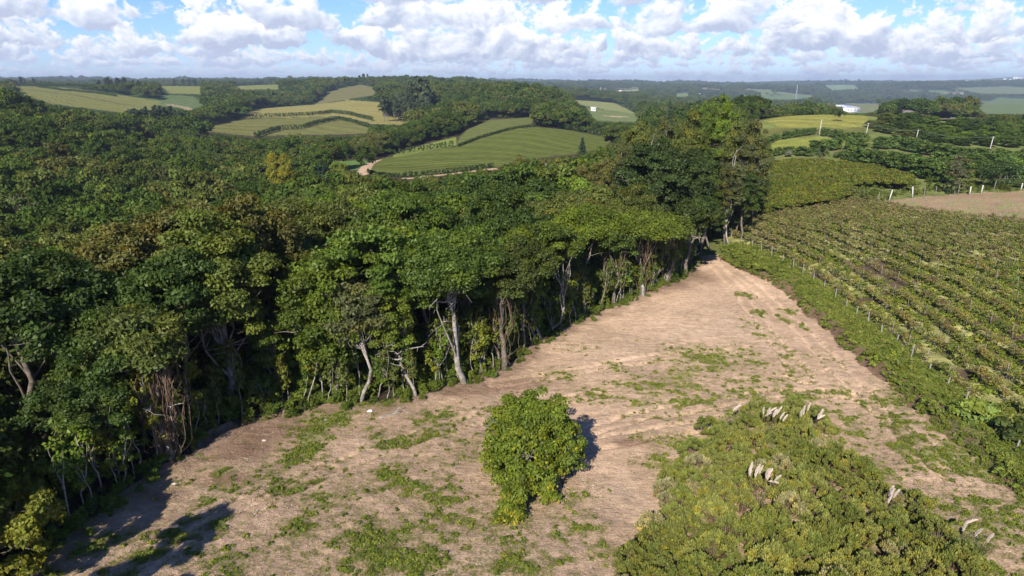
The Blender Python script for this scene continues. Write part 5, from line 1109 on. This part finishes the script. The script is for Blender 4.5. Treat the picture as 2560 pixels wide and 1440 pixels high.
# dark trees at the right
DK = []
for px_ in range(2172, 2640, 25): DK.append((px_ + rs.normal(0, 5), 396 + rs.normal(0, 10), 287 + rs.normal(0, 5) + (9 if 2270 < px_ < 2420 else 0), 5.8))
for px_ in range(2165, 2640, 27): DK.append((px_ + rs.normal(0, 5), 374 + rs.normal(0, 6), 303 + rs.normal(0, 5) + (8 if 2270 < px_ < 2420 else 0), 5.4))
for px_ in range(2240, 2640, 29): DK.append((px_ + rs.normal(0, 5), 352 + rs.normal(0, 5), 322 + rs.normal(0, 5), 5.0))
for px_ in range(2262, 2640, 31): DK.append((px_ + rs.normal(0, 5), 336 + rs.normal(0, 4), 340 + rs.normal(0, 4), 4.4))
for i, (a, Y, top, w) in enumerate(DK):
    c = ['mid green', 'mid green', 'dark green', 'olive', 'bright green'][rs.randint(5)]
    tree_at(a, 0, Y, top, 'copse%d' % rs.randint(3), c + ' tree, %s of the copse right of the hill field' % nth(i + 1), np.array(GREENS[c]) * rs.uniform(.85, 1.15), 'broadleaf_tree', w, 'trees of the copse right of the hill field')
for a, Y, top, w in [(1865, 430, 292, 3.5), (1895, 440, 286, 3.5), (1925, 455, 279, 3.5), (1945, 460, 280, 3)]: tree_at(a, 0, Y, top, 'mid0', {1865: 'first', 1895: 'second', 1925: 'third', 1945: 'fourth'}[a] + ' bush-like tree from the left behind the hill crest', GREENS['mid green'], 'broadleaf_tree', w, 'trees behind the crest')
def bush_at(px_, base, top, w, c, lab, kind='mid1', name='bush', low=True):
    x, y, z = ground(px_, base); h = float(at_y(px_, top, y)[2]) - z; me, C, r = crown('crown', int(px_), w, h * .5, h * .52, 40, 90, .3, low=-.95, cr=(.25, .4), flat=.8)
    tree(name, (x, y, z), me, trunk('trunk', int(px_), h * .6, .1, C, nl=5), c, lab, 'bush')
bush_at(2114, 412, 378, 3.6, (.055, .10, .022), 'round dark green bush right of the big palm'); bush_at(1972, 392, 376, 1.6, (.16, .19, .12), 'silvery grey bush in the short hedge left of the palm')
bush_at(2490, 470, 404, 5.0, (.050, .085, .028), 'large dark bush above the reddish field'); bush_at(2385, 486, 388, 2.6, (.10, .105, .055), 'tall greyish shaggy tree before the windbreak rows', name='shaggy_tree'); bush_at(2555, 470, 446, 2.0, (.07, .11, .03), 'small leafy tree at the right edge above the reddish field')
bush_at(2143, 502, 478, 2.3, (.10, .12, .04), 'low bush on the grass between the two vineyards')
for a_, b_, t_, w_ in [(1768, 596, 500, 3.6), (1800, 582, 480, 3.8), (1838, 562, 455, 3.8), (1872, 540, 440, 3.6), (1890, 505, 430, 3.0)]: bush_at(a_, b_, t_, w_, (.060, .080, .020), {1768: 'leafy dark bush nearest the road end', 1800: 'second bush along the foot of the gum stand', 1838: 'third bush along the foot of the gum stand', 1872: 'fourth bush along the foot of the gum stand', 1890: 'farthest bush along the foot of the gum stand'}[a_])
bush_at(2440, 1075, 1010, 1.5, (.17, .23, .05), 'bright green bush on the bank at the right'); bush_at(2545, 1130, 1060, 1.5, (.08, .11, .03), 'dark bush on the fence at the right edge')
# palms
def palm(px_, base, top, lab, dry):
    x, y, z = ground(px_, base); h = float(at_y(px_, top, y)[2]) - z; e = empty('palm_tree', (x, y, z)); tag(e, lab, 'palm', 'palms on the hill'); r0 = np.random.RandomState(int(px_)); s_ = h / 8.5
    b = MB(); b.tube([(0, 0, -.3), (0, 0, h * .4), (.1, 0, h * .72)], [.26 * s_, .2 * s_, .2 * s_], 8); put(e, 'trunk', b.mesh('trunk'), M['bark_pale'])
    def fronds(n, up, name, c, L):
        V = []; F = []; k = 0
        for i in range(n):
            a = i * 2.4 + r0.rand() * .5; el_ = r0.uniform(*up); P = []
            for t in np.linspace(0, 1, 9): q = L * t; P.append(np.array([math.cos(a) * q * math.cos(el_), math.sin(a) * q * math.cos(el_), h * .72 + q * math.sin(el_) - .32 * q * q / L * 1.3]))
            sd = np.array([-math.sin(a), math.cos(a), 0])
            for j in range(8):
                for sgn in (-1, 1):
                    for q in (0, .5):
                        p = P[j] * (1 - q) + P[j + 1] * q; d = P[j + 1] - P[j]; ll = L * .30 * math.sin(.35 + 2.6 * (j + q) / 8.5); tip = p + sd * sgn * ll * .75 + d * .6 - np.array([0, 0, ll * .65])
                        V += [p, p + d * .55, tip + d * .35, tip]; F.append((k, k + 1, k + 2, k + 3)); k += 4
        me = mesh_np(name, V, np.array(F), {'v': ('FACE', 'FLOAT', r0.uniform(.2, .8, len(F))), 'w': ('FACE', 'FLOAT', np.zeros(len(F)))}); put(e, name, me, M['leaf'], tint=c)
    fronds(34, (-.2, 1.3), 'fronds', (.070, .098, .030), 4.0 * s_); fronds(dry, (-1.45, -1.0), 'dead_fronds', (.20, .15, .09), 2.2 * s_)
palm(2050, 411, 366, 'big palm with dry hanging fronds beside the dark hedge', 12); palm(2097, 304, 274, 'small palm alone on the yellow hill crest', 5)
# small conifers beside the vineyard hill
for a, bs_, tp_, lab in [(1452, 372, 345, 'small dark pointed conifer at the foot of the vineyard hill'), (808, 440, 403, 'dark layered pine between the yellow and lime trees'), (1660, 330, 248, 'tall dark conifer group behind the gum stand')]:
    Y = {1452: 380, 808: 240, 1660: 420}[a]; x, y, _ = [float(q) for q in at_y(a, 500, Y)]; z = H1(x, y); h = float(at_y(a, tp_, Y)[2]) - z; cs = []
    for t in np.linspace(.12, 1, 26): 
        for q in range(3): aa = rs.rand() * 6.28; w = (1 - t) * h * .24 + .2; cs.append((math.cos(aa) * w * .7, math.sin(aa) * w * .7, h * t, w * .6 + .15))
    me, C, r = crown('crown', a, 1, 1, 0, len(cs), 34, .4, centers=cs, flat=.35); tree('conifer', (x, y, z), me, trunk('trunk', a, h * .9, .2, C[:6], nl=3), (.034, .062, .030), lab, 'conifer')
# hedges across the far vineyards
for L, hh, wd, lab in [([(600, 297), (700, 293), (790, 288), (830, 282), (870, 287), (935, 303)], 4, 2.0, 'long thin hedge across the yellowish field in the distance'), ([(640, 345), (700, 325), (760, 322), (820, 305), (850, 300), (925, 320)], 4, 2.0, 'curving dark hedge below the yellowish field'), ([(1335, 310), (1400, 322), (1470, 334), (1532, 346)], 4, 1.8, 'hedge along the top of the central vineyard hill'),
                  ([(990, 389), (1060, 377), (1138, 366)], 3.2, 1.5, 'row of small bushes below the light green strip'), ([(1145, 367), (1200, 346), (1270, 326), (1340, 317)], 1.6, .9, 'low dark hedge between the two central vineyards'), ([(1012, 442), (1100, 436), (1170, 428), (1232, 420)], 2.2, 1.0, 'dark trellis edge along the foot of the central vineyard'),
                  ([(920, 432), (940, 440), (1010, 443)], 1.6, .8, 'low hedge at the left foot of the central vineyard'), ([(60, 216), (150, 226), (330, 250), (420, 262)], 3, 1.6, 'dark hedge line across the far left field'), ([(660, 208), (700, 222), (640, 240), (560, 250)], 8, 6, 'dark belt of bushes by the far left fields')]:
    W3 = np.array([ground(*q) for q in L]); sg = np.r_[0, np.cumsum(np.hypot(*np.diff(W3[:, :2], axis=0).T))]; st = wd * (1.25 if hh > 3 else .9); ts = np.arange(0, sg[-1], st)[:260]
    x = np.interp(ts, sg, W3[:, 0]) + rs.normal(0, .3, len(ts)); y = np.interp(ts, sg, W3[:, 1]) + rs.normal(0, .3, len(ts)); z = HT(x, y); keep = np.abs(np.diff(np.r_[y[0], y])) < 25; x, y, z = x[keep], y[keep], z[keep]; ox, oy, oz = x[0], y[0], z[0]
    cs = []
    for a, b_, c in zip(x - ox, y - oy, z - oz):
        for q in range(3): cs.append((a + rs.normal(0, wd * .2), b_ + rs.normal(0, wd * .2), c + hh * (.25 + .3 * q), wd * rs.uniform(.35, .6)))
    me, C, r = crown('hedge', int(L[0][0]), 1, 1, 0, len(cs), 14, max(.5, wd * .4), centers=cs, flat=1.1); o = mk('hedge', me, M['leaf'], None, (ox, oy, oz)); o.color = (.055, .085, .026, 1); tag(o, lab, 'hedge')
# tall far stands of gums
FG = [crown('crown', 860 + i, 3.4, 7.5, 13, 34, 46, .95, cr=(.28, .42), flat=.9, low=-.9)[0] for i in range(3)]; FT = trunk('trunk', 861, 16, .3, np.zeros((0, 3)), nl=0)
def stand(L, lab, grp, c=(.050, .078, .034)):
    for k_, (a, Y, top) in enumerate(L):
        x, y, _ = [float(q) for q in at_y(a, 300, Y)]; z = H1(x, y); h = float(at_y(a, top, Y)[2]) - z; h = min(max(h, 9), 48); s_ = h / 21.5; w = max(s_ * rs.uniform(.75, 1.1), .75)
        tree('gum_tree', (x, y, z), FG[rs.randint(3)], FT, np.array(c) * rs.uniform(.8, 1.25), lab % nth(k_ + 1), 'tree', grp, (w, w, s_))
st_ = [(a + rs.normal(0, 3), 800 + rs.normal(0, 18), t + rs.normal(0, 3)) for a, t in zip(range(958, 1092, 8), [262, 250, 240, 236, 232, 228, 222, 226, 214, 205, 198, 196, 186, 192, 206, 218, 226])]
st_ += [(a + rs.normal(0, 4), 775 + rs.normal(0, 8), 238 + rs.normal(0, 8)) for a in range(962, 1080, 10)]
stand(st_, 'tall gum, %s in the big stand beside the central hill', 'the big gum stand beside the central hill', (.058, .080, .042))
stand([(a + rs.normal(0, 3), 560 + rs.normal(0, 12), t) for a, t in zip(range(316, 480, 11), [272, 268, 270, 264, 266, 262, 258, 262, 258, 264, 262, 270, 272, 276, 282])], 'dark gum, %s in the stand below the far left fields', 'the gum stand below the far left fields', (.036, .058, .032))
stand([(a + rs.normal(0, 3), 1250 + rs.normal(0, 20), t + rs.normal(0, 2)) for a, t in zip(range(258, 405, 9), [200, 194, 190, 190, 196, 193, 198, 194, 198, 200, 196, 199, 203, 200, 204, 208, 206])], 'dark tree, %s in the clump on the left skyline', 'the clump on the left skyline', (.038, .058, .034))
stand([(a, 1500, t) for a, t in [(48, 197), (58, 199), (70, 190), (80, 198), (102, 192), (120, 200), (140, 202)]] + [(a, 1900, t) for a, t in [(448, 196), (470, 194), (485, 192), (500, 194), (520, 196), (540, 198), (905, 186), (915, 182), (925, 184), (935, 188), (965, 190), (985, 190), (1005, 191), (1122, 194), (1160, 190), (1168, 186), (1176, 191), (1230, 202)]] + [(5, 900, 196), (-10, 900, 200)], 'skyline tree, %s from the left along the ridge', 'lone trees along the ridge', (.040, .060, .036))

# ---------------------------------------------------------------- poles, wires, car, buildings
tops = []
for k_, (a, bs_, tp_) in enumerate([(1886, 336, 318), (2047, 341, 299), (2163, 345, 307), (2288, 356, 324), (2472, 382, 341)]):
    x, y, z = ground(a, bs_)
    if k_ == 0: x, y, _ = [float(q) for q in at_y(a, bs_, 400)]; z = H1(x, y)
    h = max(float(at_y(a, tp_, y)[2]) - z, 6.0); ln = [0, .06, .09, .10, .10][k_] * h; e = empty('utility_pole', (x, y, z)); tag(e, 'pale concrete power pole, ' + ['leftmost, half behind the gums', 'left of the palm on the hill', 'in front of the dark copse', 'second from the right', 'rightmost, leaning right'][k_], 'utility pole', 'power poles over the hill')
    b = MB(); b.tube([(0, 0, -.5), (ln, 0, h)], [.19, .12], 8); put(e, 'post', b.mesh('post'), M['post_white']); b = MB(); b.box((ln, 0, h - .5), (1.6, .12, .12)); put(e, 'crossarm', b.mesh('crossarm', False), M['post'])
    b = MB(); 
    for q in (-.7, 0, .7): b.tube([(ln + q, 0, h - .44), (ln + q, 0, h - .2)], .06, 6)
    put(e, 'insulator', b.mesh('insulator'), M['post_white']); tops.append((x + ln, y, z + h - .2))
mw = plain_mat('cable', (.30, .30, .29), .5)
for k_ in range(4):
    p0, p1 = np.array(tops[k_]), np.array(tops[k_ + 1]); t = np.linspace(0, 1, 14)[:, None]; b = MB()
    for q in (-.7, .7): P = p0 + (p1 - p0) * t + [q, 0, 0]; P[:, 2] -= 1.6 * np.sin(t[:, 0] * math.pi); b.tube(P - p0, .02, 3, False)
    o = mk('power_line', b.mesh('power_line'), mw, None, tuple(p0)); tag(o, 'sagging power lines, %s span from the left over the hill' % nth(k_ + 1), 'power line', 'power lines')
# dark car parked in the shade where the track meets the wood
x, y, z = ground(1738, 641); car = empty('parked_car', (x - .4, y + 1.5, z + .05), R(12)); tag(car, 'dark blue car with pale windscreen surround, parked in the shade where the track ends', 'car')
def loft(name, prof, w, top_w, m, parent):
    V = []; F = []; n = len(prof)
    for (yy, zz) in prof: ww = w if zz < 1.0 else w + (top_w - w) * (zz - 1.0) / .75; V += [(-ww / 2, yy, zz), (ww / 2, yy, zz)]
    import bmesh; bm = bmesh.new(); vs = [bm.verts.new(q) for q in V]
    for i in range(n): j = (i + 1) % n; bm.faces.new((vs[2 * i], vs[2 * i + 1], vs[2 * j + 1], vs[2 * j]))
    bm.faces.new([vs[2 * i] for i in range(n)]); bm.faces.new([vs[2 * i + 1] for i in range(n)][::-1]); bmesh.ops.recalc_face_normals(bm, faces=bm.faces); bmesh.ops.bevel(bm, geom=bm.edges, offset=.04, segments=2, affect='EDGES')
    me = bpy.data.meshes.new(name); bm.to_mesh(me); bm.free(); return put(parent, name, me, m)
mc = plain_mat('dark_blue_paint', (.02, .03, .09), .25, .3, .02); mg = plain_mat('window_glass', (.03, .04, .05), .08, 0, .02); mt = plain_mat('tyre_rubber', (.02, .02, .02), .8); ml = plain_mat('headlight_glass', (.7, .72, .75), .15); mwh = plain_mat('pale_trim', (.72, .74, .78), .3, 0, .03)
body = loft('body', [(-2.1, .35), (2.1, .35), (2.15, .95), (1.9, 1.02), (-1.1, 1.0), (-2.05, .88)], 1.75, 1.3, mc, car); cab = loft('cabin', [(-1.05, .99), (1.95, .99), (1.7, 1.48), (1.4, 1.58), (-.2, 1.58), (-.45, 1.5)], 1.7, 1.3, mg, car)
b = MB(); b.box((0, .6, 1.60), (1.22, 1.7, .05)); put(car, 'roof', b.mesh('roof', False), mwh)
b = MB()
for sx in (-1, 1): b.tube([(sx * .80, -1.08, 1.0), (sx * .62, -.42, 1.53)], .045, 5)
b.tube([(-.62, -.42, 1.55), (.62, -.42, 1.55)], .045, 5); put(car, 'windscreen_frame', b.mesh('windscreen_frame'), mwh)
for sx in (-1, 1):
    for yy in (-1.3, 1.3):
        b = MB(); b.tube([(sx * .72, yy, .33), (sx * .90, yy, .33)], .33, 14); wh = put(car, 'wheel', b.mesh('wheel'), mt); b = MB(); b.tube([(sx * .88, yy, .33), (sx * .915, yy, .33)], .19, 10); put(wh, 'rim', b.mesh('rim'), mwh)
    b = MB(); b.box((sx * .62, -2.10, .72), (.34, .08, .16)); put(car, 'headlight', b.mesh('headlight', False), ml); b = MB(); b.box((sx * .98, -.75, 1.08), (.2, .12, .14)); put(car, 'mirror', b.mesh('mirror', False), mc)
b = MB(); b.box((0, -2.11, .45), (.5, .04, .12)); put(car, 'number_plate', b.mesh('number_plate', False), mwh)

mwl = plain_mat('white_render', (.74, .73, .70), .7, 0, .05, .3); mrf = plain_mat('light_metal_roof', (.70, .70, .68), .5, 0, .06, .2); mrd = plain_mat('clay_tile_roof', (.42, .17, .10), .8, 0, .15, .5); mdk = plain_mat('dark_opening', (.05, .05, .055), .5)
def building(px_, py_, Y, w, d, h, roof, rh, label, cat='building', name='house', rz=0.0, group=None, nwin=4):
    x, y, zz = ground(px_, py_)
    if y > 7000 or Y > 7000: x, y, _ = [float(q) for q in at_y(px_, py_, Y)]; zz = H1(x, y)
    e = empty(name, (x, y, zz), rz); tag(e, label, cat, group)
    b = MB(); b.box((0, 0, h / 2 - 6), (w, d, h + 12)); put(e, 'wall', b.mesh('wall', False), mwl)
    V = [(-w / 2 - .5, -d / 2 - .5, h), (w / 2 + .5, -d / 2 - .5, h), (w / 2 + .5, d / 2 + .5, h), (-w / 2 - .5, d / 2 + .5, h), (-w / 2 - .5, 0, h + rh), (w / 2 + .5, 0, h + rh)]
    put(e, 'roof', mesh_np('roof', V, [np.array([(0, 1, 5, 4), (2, 3, 4, 5)]), np.array([(3, 0, 4), (1, 2, 5)])]), roof)
    b = MB()
    for i in range(nwin):
        for fl in range(max(1, int(h // 4))): b.box(((i + .5) / nwin * w - w / 2, -d / 2 - .05, 2.2 + fl * 3.6), (w / nwin * .4, .2, 1.5))
    put(e, 'windows', b.mesh('windows', False), mdk); return e
building(2103, 277, 3000, 56, 74, 9, mrf, 7, 'big pale hall with a shallow roof in the distant valley', name='warehouse', rz=.5)
building(2100, 284, 2950, 22, 12, 4, mrf, 2, 'small white shed just below the big pale hall', name='warehouse')
building(2410, 240, 4200, 66, 36, 8, mrf, 5, 'long white shed, the right and larger of two far off', name='warehouse'); building(2396, 238, 4300, 30, 24, 7, mrf, 3, 'short white shed left of the long one', name='warehouse')
building(1483, 277, 1000, 7, 6, 4, mwl, 1.5, 'tiny white hut above the striped vineyard', nwin=2)
for i, (a, b_, Y, rf_) in enumerate([(2290, 248, 3600, mrd), (2302, 250, 3500, mrd), (2312, 247, 3700, mrf), (2326, 251, 3600, mrd), (1745, 237, 3300, mrf), (1730, 238, 3400, mrd), (1803, 234, 3500, mrd), (1820, 235, 3500, mrd), (1985, 219, 5200, mrf), (2012, 222, 5000, mrf), (2030, 221, 5200, mrf), (1553, 228, 3000, mrd), (1400, 226, 2300, mrd), (2390, 226, 5000, mrd)]):
    building(a, b_, Y, 16 + 6 * (i % 3), 10, 5, rf_, 3, '%s small far-off house, counted from the left across the right-hand valley' % nth(1 + sorted([2290, 2302, 2312, 2326, 1745, 1730, 1803, 1820, 1985, 2012, 2030, 1553, 1400, 2390]).index(a)), group='small houses far off', rz=rs.normal(0, .3), nwin=3)
for i, (a, b_, w, h) in enumerate([(2398, 203, 14, 22), (2412, 201, 26, 16), (2420, 198, 10, 20), (2432, 202, 18, 14), (2512, 196, 20, 20), (2526, 196, 14, 16), (2536, 193, 16, 34), (2543, 194, 20, 26), (2552, 195, 30, 18)]):
    building(a, b_, 8200, w * 1.8, 18, h, mrf, 1, 'white block, %s from the left in the town on the right horizon' % nth(i + 1), group='town blocks on the horizon', nwin=5)
building(672, 209, 2000, 50, 7, 1.5, mrf, 2, 'low white greenhouse on the left skyline', name='greenhouse'); building(1100, 197, 2100, 60, 7, 1.5, mrf, 2, 'low white greenhouse on the skyline right of the centre', name='greenhouse')
for (a, bs_, tp_, Y, lab) in [(1991, 236, 212, 3400, 'tall lattice mast in the far valley at right'), (1861, 256, 238, 2600, 'thinner lattice pylon left of the tall mast'), (1501, 226, 218, 2600, 'small far pylon at the left of the valley')]:
    x, y, _ = [float(q) for q in at_y(a, bs_, Y)]; z = H1(x, y); h = min(float(at_y(a, tp_, Y)[2]) - z, 110); b = MB(); w = 3.2
    for sx in (-1, 1):
        for sy in (-1, 1): b.tube([(sx * w, sy * w, -4), (sx * .5, sy * .5, h)], .28, 4)
    nL = 12
    for j in range(nL):
        t0, t1 = j / nL, (j + 1) / nL; w0, w1 = w + (.5 - w) * t0, w + (.5 - w) * t1
        for s1 in (-1, 1): b.tube([(-w0, s1 * w0, h * t0), (w1, s1 * w1, h * t1)], .14, 3); b.tube([(s1 * w0, -w0, h * t0), (s1 * w1, w1, h * t1)], .14, 3)
    o = mk('lattice_mast', b.mesh('lattice_mast', False), plain_mat('galvanised_steel', (.45, .46, .47), .6), None, (x, y, z)); tag(o, lab, 'mast')
# a bleached log and a white stone at the edge of the wood
(x0, y0, z0), (x1, y1, z1) = ground(948, 1045), ground(1004, 1031); b = MB(); L = np.array([x1 - x0, y1 - y0, float(np.ravel(gz(x1, y1))[0] - np.ravel(gz(x0, y0))[0])], float); Q = bend((0, 0, .12), L + [0, 0, .15], 7, .08, rs); b.tube(Q, np.linspace(.10, .06, 7), 6); b.tube(bend(Q[4], Q[4] + [.5, .9, .3], 4, .1, rs), .04, 5); b.tube(bend(Q[3], Q[3] + [-.6, -.5, .1], 4, .1, rs), .035, 5)
tag(mk('fallen_log', b.mesh('fallen_log'), M['wood_dead'], None, (x0, y0, float(np.ravel(gz(x0, y0))[0]))), 'bleached fallen branch lying at the edge of the wood', 'log')
x, y, z = ground(925, 1028); o = mk('boulder', stone_mesh(9), plain_mat('white_stone', (.75, .70, .66), .8), None, (x, y, float(np.ravel(gz(x, y))[0]) + .12)); o.scale = (.6, .5, .6); tag(o, 'single white stone in the weeds left of the fallen branch', 'stone')
for k_, (a, c, sz) in enumerate([(435, 1210, .5), (402, 1215, .35), (812, 1052, .5), (660, 1103, .4), (2110, 1000, .3), (1760, 668, .6)]):
    x, y, z = ground(a, c); o = mk('boulder', stone_mesh(20 + k_), M['stone'], None, (x, y, float(np.ravel(gz(x, y))[0]) + sz * .1)); o.scale = (sz, sz * .8, sz * .8); tag(o, 'small stone ' + ['at the lower shadow edge', 'left of the one at the lower shadow edge', 'below the small round tree', 'beside the weeds in the dark earth', 'on the pale track at the right', 'where the track meets the wood'][k_], 'stone', 'single stones')

# ---------------------------------------------------------------- the air
hz = bpy.data.objects['ground'].data; co = np.empty(len(hz.vertices) * 3, np.float32); hz.vertices.foreach_get('co', co); zs = co[2::3]; lo, hi = float(zs.min()) - 1, max(float(zs.max()) + 60, 80)
print('ground z', lo, float(zs.max()))
b = MB(); b.box((0, 0, (lo + hi) / 2), (34000, 34000, hi - lo)); o = mk('haze', b.mesh('haze', False)); m_, t, out = mat('air'); pv = t.n.new('ShaderNodeVolumePrincipled'); pv.inputs['Density'].default_value = HAZE; pv.inputs['Color'].default_value = (.66, .80, 1.0, 1); pv.inputs['Anisotropy'].default_value = .1
t.l.new(pv.outputs[0], out.inputs['Volume']); o.data.materials.append(m_); tag(o, 'pale blue air over the far hills', None, None, 'stuff'); o.display_type = 'WIRE'
